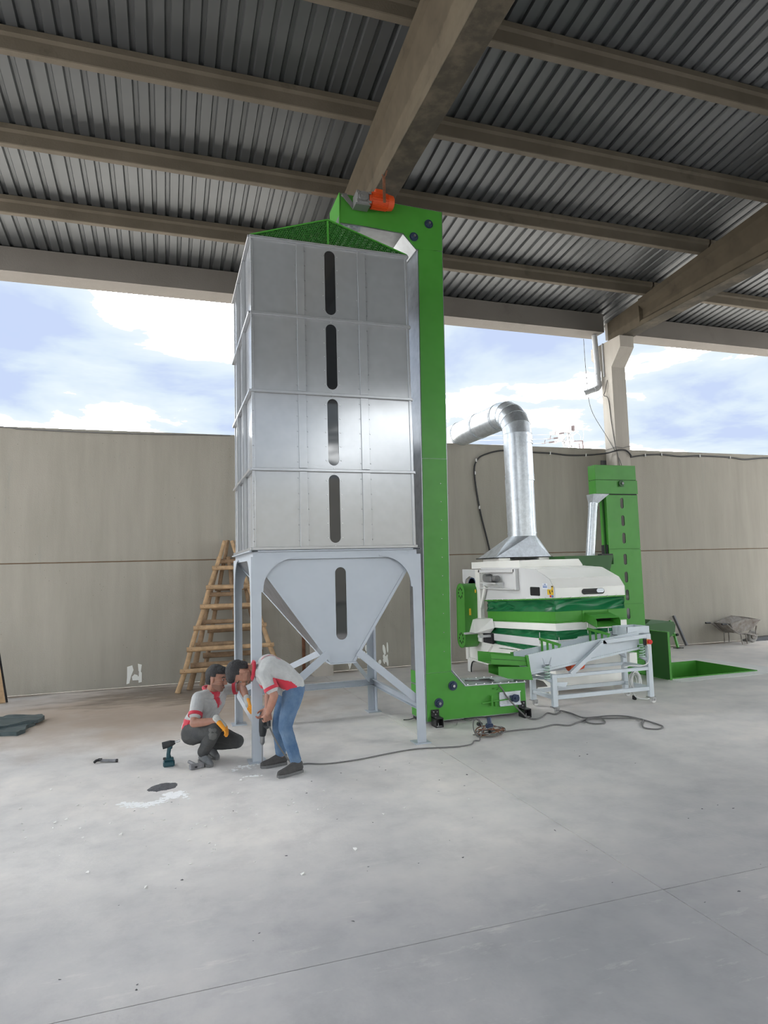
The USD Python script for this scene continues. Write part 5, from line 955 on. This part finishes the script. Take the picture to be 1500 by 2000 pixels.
for k in range(60):
    x, y = r_.uniform(-.5, 4.5), r_.uniform(3.2, 7.0); s_ = r_.choice((.004, .006, .008))
    b.add(hullmesh([(x+r_.uniform(-s_, s_)*1.6, y+r_.uniform(-s_, s_), r_.uniform(0, s_*.7)) for _ in range(8)]))
put('grit', b, 'ash', None, label='few dark grit specks on the bare floor', cat='grit', kind='stuff')
# ------------------------------------------------------------------ people
def sph(p, r, n=16): return m3.Manifold.sphere(float(r), n).translate(tuple(map(float, p)))
def bone(a, ra, b, rb, n=16): return m3.Manifold.batch_hull([sph(a, ra, n), sph(b, rb, n)])
def blob(chains, n=16):
    """chains of (point, radius): consecutive spheres are hulled, everything is joined"""
    out = []
    for ch in chains:
        if len(ch) == 1: out.append(sph(*ch[0], n))
        for (a, ra), (b, rb) in zip(ch, ch[1:]): out.append(bone(a, ra, b, rb, n))
    return m3.Manifold.batch_boolean(out, m3.OpType.Add)
def to_tm(M):
    m = M.to_mesh(); return trimesh.Trimesh(np.array(m.vert_properties[:, :3], float), np.array(m.tri_verts), process=False)
def to_m3(t): return m3.Manifold(m3.Mesh(np.asarray(t.vertices, np.float32), np.asarray(t.faces, np.uint32)))
def soft(M, length=.014, it=8, wr=0.0, ws=14.0, seed=1):
    from scipy import sparse
    t = to_tm(M.refine_to_length(length)); n = len(t.vertices); e = t.edges_unique
    A = sparse.coo_matrix((np.ones(2*len(e)), (np.r_[e[:, 0], e[:, 1]], np.r_[e[:, 1], e[:, 0]])), (n, n)).tocsr(); dg = np.maximum(np.asarray(A.sum(1)).ravel(), 1)[:, None]; has = (np.asarray(A.sum(1)) > 0)
    v = t.vertices.copy()
    for k in range(it):
        for lam in (.5, -.52): v = v + lam*np.where(has, A @ v/dg - v, 0)
    t.vertices = v
    if wr: t.vertices = t.vertices + t.vertex_normals*(wr*(meshkit.fbm(t.vertices*ws, 3, seed)-.5)*2)[:, None]
    return t
def axes(f, u):
    f = nrm(f); u = np.asarray(u, float); u = nrm(u-f*np.dot(u, f)); l = np.cross(u, f); return np.array([f, l, u])
def ell(c, r, A, o, n=28):
    m = m3.Manifold.sphere(1.0, n).scale(tuple(map(float, r))).translate(tuple(map(float, c)))
    T = np.eye(4)[:3]; T[:, :3] = A.T; T[:, 3] = o
    return m.transform(T)
def L2W(A, o, p): return np.asarray(p, float) @ A + o
def head_parts(o, f, u, s=1.0):
    """(skull with face as a Manifold, hair mesh, small features) - local axes: x forward, y left, z up; o is the middle of the head"""
    A = axes(f, u)*s; W = lambda *p: L2W(A, o, p)
    E = lambda c, r: ell(c, r, A, np.asarray(o, float))
    jaw = m3.Manifold.batch_hull([sph(W(.058, .022, -.098), .016*s), sph(W(.058, -.022, -.098), .016*s), sph(W(.066, 0, -.096), .018*s), sph(W(-.01, .055, -.055), .02*s), sph(W(-.01, -.055, -.055), .02*s), sph(W(.055, .036, -.02), .022*s), sph(W(.055, -.036, -.02), .022*s), sph(W(-.02, .052, 0), .02*s), sph(W(-.02, -.052, 0), .02*s)])
    nose = m3.Manifold.batch_hull([sph(W(.088, 0, .012), .008*s, 10), sph(W(.112, 0, -.030), .0105*s, 10), sph(W(.094, .013, -.036), .008*s, 10), sph(W(.094, -.013, -.036), .008*s, 10)])
    brow = m3.Manifold.batch_hull([sph(W(.078, .036, .026), .012*s, 10), sph(W(.090, .010, .022), .009*s, 10), sph(W(.090, -.010, .022), .009*s, 10), sph(W(.078, -.036, .026), .012*s, 10)])
    lips = m3.Manifold.batch_hull([sph(W(.082, .018, -.068), .007*s, 10), sph(W(.088, 0, -.064), .009*s, 10), sph(W(.088, 0, -.074), .009*s, 10), sph(W(.082, -.018, -.068), .007*s, 10)])
    ears = [m3.Manifold.batch_hull([E((-.012, q*.078, .012), (.02, .007, .026)), E((-.006, q*.076, -.022), (.012, .006, .012))]) for q in (1, -1)]
    skull = m3.Manifold.batch_boolean([E((-.012, 0, .035), (.098, .075, .098)), E((.015, 0, .0), (.075, .064, .085)), jaw, nose, brow, lips, *ears], m3.OpType.Add)
    cap = E((-.016, 0, .042), (.107, .084, .106)) + E((-.045, 0, .0), (.068, .077, .082)) + E((.03, 0, .092), (.068, .066, .045))
    def cut(lo, hi):
        c = (np.array(lo)+hi)/2; d = np.array(hi)-lo; m = m3.Manifold.cube(tuple(map(float, d)), True).translate(tuple(map(float, c))); T = np.eye(4)[:3]; T[:, :3] = A.T; T[:, 3] = o; return m.transform(T)
    hair = cap - cut((.02, -.2, -.3), (.3, .2, .062)) - cut((-.035, -.2, -.3), (.1, .2, .03)) - cut((-.3, -.2, -.3), (.3, .2, -.055))
    feats = {'eye': [E((.083, q*.030, .006), (.008, .011, .0065)) for q in (1, -1)], 'pupil': [E((.0885, q*.029, .006), (.0045, .0062, .0062)) for q in (1, -1)],
             'brow': [m3.Manifold.batch_hull([sph(W(.092, q*.014, .030), .005*s, 8), sph(W(.089, q*.034, .034), .005*s, 8), sph(W(.078, q*.048, .027), .004*s, 8)]) for q in (1, -1)],
             'mouth': [m3.Manifold.batch_hull([sph(W(.090, .016, -.069), .0035*s, 8), sph(W(.0965, 0, -.0685), .0035*s, 8), sph(W(.090, -.016, -.069), .0035*s, 8)])]}
    return skull, hair, feats
def hand(wrist, d, palm, side, curl, spread=.16, s=1.0, thumb_in=.5, fat=1.0):
    """palm and five bent fingers. d: towards the fingers, palm: out of the palm, side: +1 when the thumb lies towards d x palm"""
    A = axes(d, -np.asarray(palm, float))*s; A[1] *= side; w = np.asarray(wrist, float); W = lambda *p: L2W(A, w, p)
    P = [m3.Manifold.batch_hull([sph(W(.0, .018, 0), .017*s*fat, 12), sph(W(.0, -.018, 0), .017*s*fat, 12), sph(W(.085, .030, 0), .012*s*fat, 12), sph(W(.082, -.034, 0), .011*s*fat, 12), sph(W(.04, .034, -.004), .013*s*fat, 12)])]
    for i, (y, l) in enumerate(((.030, .074), (.010, .083), (-.012, .077), (-.034, .060))):
        a = curl*.55; p = V(.086-.004*abs(i-1), y, 0); r = .0098-.0006*i; ang = (1.5-i)*spread*.35
        for seg, k in ((.46, .55), (.30, .95), (.24, .7)):
            q = p+l*seg*V(math.cos(a)*math.cos(ang), math.sin(ang), -math.sin(a)); P.append(bone(W(*p), r*s*fat, W(*q), (r-.0008)*s*fat, 10)); p = q; r -= .0008; a += curl*k
    p = V(.022, .030, -.006); q = V(.055, .058-.02*thumb_in, -.020-.02*thumb_in); e = V(.085, .058-.035*thumb_in, -.032-.03*thumb_in)
    P += [bone(W(*p), .014*s*fat, W(*q), .011*s*fat, 10), bone(W(*q), .0108*s*fat, W(*e), .0088*s*fat, 10)]
    return m3.Manifold.batch_boolean(P, m3.OpType.Add)
def patch(tm, test, off=.003):
    """a skin of faces of a mesh that pass a test, lifted off it: trims and prints on cloth"""
    c = tm.triangles_center; n = tm.face_normals; k = test(c, n)
    if not k.any(): return None
    s = trimesh.Trimesh(tm.vertices + tm.vertex_normals*off, tm.faces[k], process=False); s.remove_unreferenced_vertices(); return s
def inpoly(pts, poly):
    P = sg.Polygon(poly); return np.array([P.contains(sg.Point(a, b)) for a, b in pts])
def shoe(heel, toe, roll=0.0, w=.046, lift=0.0):
    h, t_ = V(*heel), V(*toe); d = nrm(t_-h); l = np.cross((0, 0, 1), d)
    sole = []; up_ = []
    for a, wi in ((0, .030), (.08, .034), (.30, .036), (.62, .046), (.85, .044), (1.0, .022)):
        c = h+(t_-h)*a
        for q in (-1, 1): sole += [c+l*q*wi*w/.046+V(0, 0, .002), c+l*q*wi*w/.046+V(0, 0, .028)]
    S = hullmesh(sole)
    c = lambda a, z: h+(t_-h)*a+V(0, 0, z)
    U = blob([[(c(.06, .05), .030), (c(.30, .058), .036), (c(.62, .046), .040), (c(.90, .036), .032)], [(c(.10, .085), .034), (c(.28, .085), .038)], [(c(.28, .085), .038), (c(.62, .050), .036)]])
    return soft(U, .012, 4), S

def person(name, label, loc, spec):
    t = thing(name, label, 'person', loc)
    J = spec['J']; H = spec['head']
    skull, hair, feats = head_parts(H['o'], H['f'], H['u'], H.get('s', 1.0))
    sk = [[(J['neck'], .058), (L2W(axes(H['f'], H['u']), np.array(H['o']), (-.025, 0, -.05)), .056)]]
    for q in 'RL':
        sk.append([(J[q+'sh'], .052), (J[q+'el'], .041), (np.array(J[q+'el'])*.62+np.array(J[q+'wr'])*.38, .042), (J[q+'wr'], .027)])
        sk.append([(J[q+'hip'], .075), (J[q+'kn'], .052), (J[q+'an'], .040)])
    sk.append([(J['pelvis'], .075), (J['chest'], .065), (J['neck'], .05)]); sk.append([(J['Rsh'], .045), (np.array(J['neck'])-V(0, 0, .015), .045), (J['Lsh'], .045)])
    body = to_m3(soft(blob(sk), .013, 6))
    hd = to_m3(soft(skull, .008, 3)); parts = [body, hd]
    for h in spec['hands']:
        if not h.get('glove'): parts.append(to_m3(soft(hand(*h['a'], **h.get('k', {})), .004, 3)))
    B = m3.Manifold.batch_boolean(parts, m3.OpType.Add)
    put('body', to_tm(B), 'skin', t, smooth=True)
    hr = soft(hair, .006, 3, .004, 60, 3); put('hair', hr, 'hair', t, smooth=True)
    for k, ms in feats.items():
        for m_ in ms:
            if spec.get('faceless') and k != 'mouth' and k != 'brow': pass
            put({'eye': 'eye', 'pupil': 'pupil', 'brow': 'eyebrow', 'mouth': 'mouth'}[k], to_tm(m_), {'eye': 'eye_white', 'pupil': 'hair', 'brow': 'hair', 'mouth': 'lip'}[k], t, smooth=True)
    if spec.get('stubble') is not None:
        A = axes(H['f'], H['u']); hm = to_tm(hd); loc_ = lambda c: (c-np.array(H['o'])) @ A.T
        st = patch(hm, lambda c, n: (loc_(c)[:, 2] < -.048) & (loc_(c)[:, 0] > -.005) & ~((loc_(c)[:, 0] > .082) & (np.abs(loc_(c)[:, 2]+.069) < .010)), .001)
        if st is not None: put('stubble', st, 'stubble', t, smooth=True)
    # shirt
    sh = soft(blob(spec['shirt'](J)), .013, 7, .007, 9.0, spec['seed']); S = put('shirt', sh, 'shirt_grey', t, smooth=True)
    for k, (nm, mt, fn, off) in enumerate(spec['patches']):
        p = patch(sh, fn, off)
        if p is not None: put(nm, p, mt, S, smooth=True)
    for q in 'RL':
        a, b = np.array(J[q+'sh'], float), np.array(J[q+'el'], float); c = a+(b-a)*spec['sleeve']; d = nrm(b-a)
        cf = tube([c-d*.014, c+d*.018], .0745, 20); put('cuff', cf, 'shirt_red', S, smooth=40)
    put('collar', to_tm(blob(spec['collar'](J), 14).refine_to_length(.015)), 'shirt_red', S, smooth=True)
    # trousers, shoes
    tr = soft(blob(spec['trousers'](J)), .013, 7, spec.get('wr', .007), 11.0, spec['seed']+4); T_ = put('trousers', tr, spec['tmat'], t, smooth=True)
    for (nm, mt, fn, off) in spec.get('tpatches', ()):
        p = patch(tr, fn, off)
        if p is not None: put(nm, p, mt, T_, smooth=True)
    for (hl, to) in spec['shoes']:
        U, So = shoe(hl, to); u_ = put('shoe', U, spec['smat'], t, smooth=True); put('sole', So, 'shoe_sole', u_)
    for h in spec['hands']:
        if h.get('glove'):
            g_ = soft(hand(*h['a'], **h.get('k', {})), .005, 4); G = put('work_glove', g_, 'glove_orange', t, smooth=True, label='orange dipped work glove')
            w, d = np.array(h['a'][0], float), nrm(h['a'][1]); put('glove_cuff', soft(blob([[(w-d*.05, .036), (w+d*.03, .034)], [(w+d*.03, .034), (w+d*.055, .036)]]), .01, 3, .003, 25, 2), 'glove_cuff', G, smooth=True)
    return t

def shirtA(J):
    v = {k: np.array(p, float) for k, p in J.items()}
    e = lambda a, b, t_: v[a]+(v[b]-v[a])*t_
    m_ = (v['Rsh']+v['Lsh'])/2; sd = (v['Lsh']-v['Rsh'])
    return [[(v['Rsh'], .068), (e('Rsh', 'Rel', .35), .069), (e('Rsh', 'Rel', .66), .063)], [(v['Lsh'], .068), (e('Lsh', 'Lel', .35), .066), (e('Lsh', 'Lel', .62), .06)],
            [(v['Rsh'], .066), (v['neck']-V(0, 0, .03), .07), (v['Lsh'], .066)],
            [(v['chest']-sd*.26, .105), (v['pelvis']-sd*.14+V(-.01, .01, .09), .118)], [(v['chest']+sd*.26, .105), (v['pelvis']+sd*.16+V(0, .01, .09), .118)],
            [(v['chest']-sd*.26, .105), (v['chest']+sd*.26, .105)], [(v['Rsh']-V(0, 0, .02), .066), (v['chest']-sd*.26, .105)], [(v['Lsh']-V(0, 0, .02), .066), (v['chest']+sd*.26, .105)],
            [(v['pelvis']-sd*.16+V(-.02, .02, .05), .118), (v['pelvis']+sd*.16+V(-.02, .02, .05), .118)], [(v['chest'], .115), (v['pelvis']+V(-.01, .01, .09), .13)], [(v['pelvis']+V(-.06, .06, .0), .085), (v['pelvis']+V(-.02, .02, .1), .10)]]
JA = dict(pelvis=(.33, 7.52, .29), chest=(.445, 7.44, .58), neck=(.462, 7.415, .715), Rsh=(.322, 7.315, .672), Lsh=(.572, 7.575, .695), Rel=(.268, 7.16, .447), Rwr=(.500, 7.055, .475), Lel=(.79, 7.50, .722), Lwr=(.823, 7.31, .612),
          Rhip=(.27, 7.43, .29), Lhip=(.39, 7.59, .28), Rkn=(.470, 7.07, .385), Lkn=(.715, 7.33, .185), Ran=(.366, 7.31, .11), Lan=(.445, 7.54, .13))
def trA(J):
    v = {k: np.array(p, float) for k, p in J.items()}; e = lambda a, b, t_: v[a]+(v[b]-v[a])*t_
    return [[(v['Rhip'], .125), (e('Rhip', 'Rkn', .5), .098), (v['Rkn'], .073)], [(v['Rkn'], .073), (e('Rkn', 'Ran', .45), .072), (e('Rkn', 'Ran', .95), .062)], [(v['Lhip'], .125), (e('Lhip', 'Lkn', .5), .098), (v['Lkn'], .073)],
            [(v['Lkn'], .073), (e('Lkn', 'Lan', .5), .070), (e('Lkn', 'Lan', .95), .06)], [(v['Rhip'], .125), (v['Lhip'], .125)], [(v['pelvis']+V(0, 0, .04), .13), (v['pelvis'], .135)]]
fA = nrm(V(.80, -.60, -.05))
def logoA(c, n):
    u = (c-V(.56, 7.37, .60)) @ np.array([nrm(V(.6, .8, 0)), (0, 0, 1)]).T
    return (np.abs(u[:, 0]) < .035) & (np.abs(u[:, 1]) < .04) & (n @ fA > .2) & ((np.abs(np.abs(u[:, 0])-.018) < .011) | (np.abs(u[:, 1]+.02) < .01))
person('person', 'crouching person in grey polo with red collar, dark trousers and orange work gloves', (.42, 7.35, 0), dict(
    J=JA, head=dict(o=(.508, 7.335, .848), f=(.86, -.50, -.12), u=(.10, .02, 1.0), s=1.06), seed=2, sleeve=.66, shirt=shirtA, stubble=1,
    collar=lambda J: [[(V(*J['neck'])+V(.075*math.cos(a)-.01, .075*math.sin(a)+.01, .012-.03*math.cos(a+.64)), .017), (V(*J['neck'])+V(.075*math.cos(a+.5)-.01, .075*math.sin(a+.5)+.01, .012-.03*math.cos(a+1.14)), .017)] for a in np.arange(0, 2*PI, .5)],
    patches=[('placket', 'shirt_red', lambda c, n: (np.abs((c-V(*JA['neck'])) @ nrm(V(.6, .8, 0))) < .055-.28*(.70-c[:, 2])) & (c[:, 2] > .545) & (c[:, 2] < .72) & (n @ fA > .25), .004),
             ('chest_print', 'shirt_print', logoA, .003),
             ('side_panel', 'shirt_red', lambda c, n: (c[:, 2] < .44) & (n @ nrm(V(-.6, -.8, 0)) > .25) & ((c-V(.33, 7.52, .3)) @ fA > -.10) & ((c-V(.33, 7.52, .3)) @ fA < .05), .003), ('side_panel', 'shirt_red', lambda c, n: (c[:, 2] < .55) & (n @ nrm(V(.75, .65, 0)) > .75), .003)],
    trousers=trA, tmat='trousers_black', smat='shoe_grey', tpatches=[('dust_mark', 'dust', lambda c, n: (np.linalg.norm((c-V(.43, 7.02, .33))*V(1, 1, .8)+.02*np.sin(c*90), axis=1) < .055) & (n[:, 1] < -.3), .0015)],
    shoes=[((.345, 7.385, 0), (.435, 7.125, 0)), ((.435, 7.60, .035), (.515, 7.375, .0))],
    hands=[dict(a=((.515, 7.05, .462), (.62, -.10, -.75), (-.65, .25, -.6), 1, .55), k=dict(fat=1.55, s=1.05), glove=True), dict(a=((.826, 7.295, .598), (.10, -.75, -.55), (.9, .1, -.1), -1, .35), k=dict(fat=1.3), glove=True)]))

JB = dict(pelvis=(1.205, 6.74, .80), chest=(.985, 6.77, 1.015), neck=(.852, 6.78, .985), Rsh=(.915, 6.93, .965), Lsh=(.925, 6.635, .965), Rel=(1.015, 6.985, .76), Rwr=(.985, 6.945, .585), Lel=(1.0, 6.56, .765), Lwr=(.958, 6.69, .570),
          Rhip=(1.19, 6.84, .77), Lhip=(1.205, 6.645, .76), Rkn=(1.085, 6.865, .43), Lkn=(1.105, 6.595, .455), Ran=(1.115, 6.915, .10), Lan=(1.215, 6.60, .10))
def shirtB(J):
    v = {k: np.array(p, float) for k, p in J.items()}; e = lambda a, b, t_: v[a]+(v[b]-v[a])*t_; s = V(0, 1, 0)
    return [[(v['Rsh'], .072), (e('Rsh', 'Rel', .35), .07), (e('Rsh', 'Rel', .66), .064)], [(v['Lsh'], .072), (e('Lsh', 'Lel', .35), .072), (e('Lsh', 'Lel', .66), .066)], [(v['Rsh'], .07), (v['neck']+V(.03, 0, 0), .068), (v['Lsh'], .07)],
            [(v['chest']-s*.08+V(.0, 0, -.005), .118), (v['chest']+s*.08+V(.0, 0, -.005), .118)], [(v['chest']-s*.08, .118), (V(1.105, 6.675, .955), .112), (v['pelvis']-s*.06+V(.0, 0, .035), .118)], [(v['chest']+s*.08, .118), (V(1.105, 6.83, .955), .112), (v['pelvis']+s*.06+V(.0, 0, .035), .118)],
            [(V(1.105, 6.68, .955), .112), (V(1.105, 6.83, .955), .112)], [(v['pelvis']-s*.06+V(0, 0, .035), .118), (v['pelvis']+s*.06+V(0, 0, .035), .118)], [(v['Lsh'], .072), (v['chest']-s*.08, .118)], [(v['Rsh'], .072), (v['chest']+s*.08, .118)],
            [(V(.93, 6.72, .93), .085), (V(1.02, 6.72, .86), .06), (V(1.14, 6.74, .80), .09)], [(V(.93, 6.83, .93), .085), (V(1.02, 6.83, .86), .06), (V(1.14, 6.78, .80), .09)]]
def trB(J):
    v = {k: np.array(p, float) for k, p in J.items()}; e = lambda a, b, t_: v[a]+(v[b]-v[a])*t_; s = V(0, 1, 0)
    return [[(v['pelvis']-s*.055+V(.01, 0, .0), .112), (v['Lhip'], .108), (e('Lhip', 'Lkn', .5), .086), (v['Lkn'], .068), (e('Lkn', 'Lan', .45), .064), (e('Lkn', 'Lan', .93), .056)],
            [(v['pelvis']+s*.055+V(.01, 0, .0), .112), (v['Rhip'], .108), (e('Rhip', 'Rkn', .5), .086), (v['Rkn'], .066), (e('Rkn', 'Ran', .45), .062), (e('Rkn', 'Ran', .9), .056)], [(v['Lhip'], .108), (v['Rhip'], .108)]]
flank = [(.985, .935), (1.06, .915), (1.17, .885), (1.22, .84), (1.235, .815), (1.16, .79), (1.09, .815), (1.0, .86)]
def backprint(c, n):
    a = (np.hypot(c[:, 0]-.945, (c[:, 1]-6.74)) < .045) & (np.hypot(c[:, 0]-.945, c[:, 1]-6.74) > .022)
    b = (np.abs(c[:, 0]-1.03-.35*(6.76-c[:, 1])) < .022) & (c[:, 1] < 6.76) & (c[:, 1] > 6.66)
    d = (np.abs(c[:, 1]-6.765) < .014) & (c[:, 0] > .97) & (c[:, 0] < 1.03)
    return (n[:, 2] > .15) & (a | b | d)
person('person', 'person in blue jeans and grey-red shirt bending over a drill at the silo leg', (1.1, 6.75, 0), dict(
    J=JB, head=dict(o=(.708, 6.785, .975), f=(-.05, -.16, -1.0), u=(-1.0, -.05, .12), s=1.06), seed=6, sleeve=.66, shirt=shirtB, stubble=1,
    collar=lambda J: [[(V(*J['neck'])+V(-.03+.012*math.sin(a), .078*math.cos(a), .085*math.sin(a)+.005), .018), (V(*J['neck'])+V(-.03+.012*math.sin(a+.5), .078*math.cos(a+.5), .085*math.sin(a+.5)+.005), .018)] for a in np.arange(0, 2*PI, .5)],
    patches=[('side_panel', 'shirt_red', lambda c, n: (n[:, 1] < -.15) & inpoly(c[:, [0, 2]], flank), .003), ('back_print', 'shirt_print', backprint, .003), ('side_panel', 'shirt_red', lambda c, n: (n[:, 1] > .3) & inpoly(c[:, [0, 2]], flank), .003)],
    trousers=trB, tmat='denim', smat='shoe_dark', shoes=[((1.268, 6.60, 0), (1.015, 6.495, 0)), ((1.17, 6.925, 0), (.905, 6.875, 0))],
    hands=[dict(a=((.957, 6.695, .565), (.05, .55, -.72), (-.2, .72, .55), -1, .85), k=dict(thumb_in=.6)), dict(a=((.983, 6.945, .58), (-.35, -.25, -.55), (-.5, -.2, .3), 1, .8), k=dict(thumb_in=.6))]))
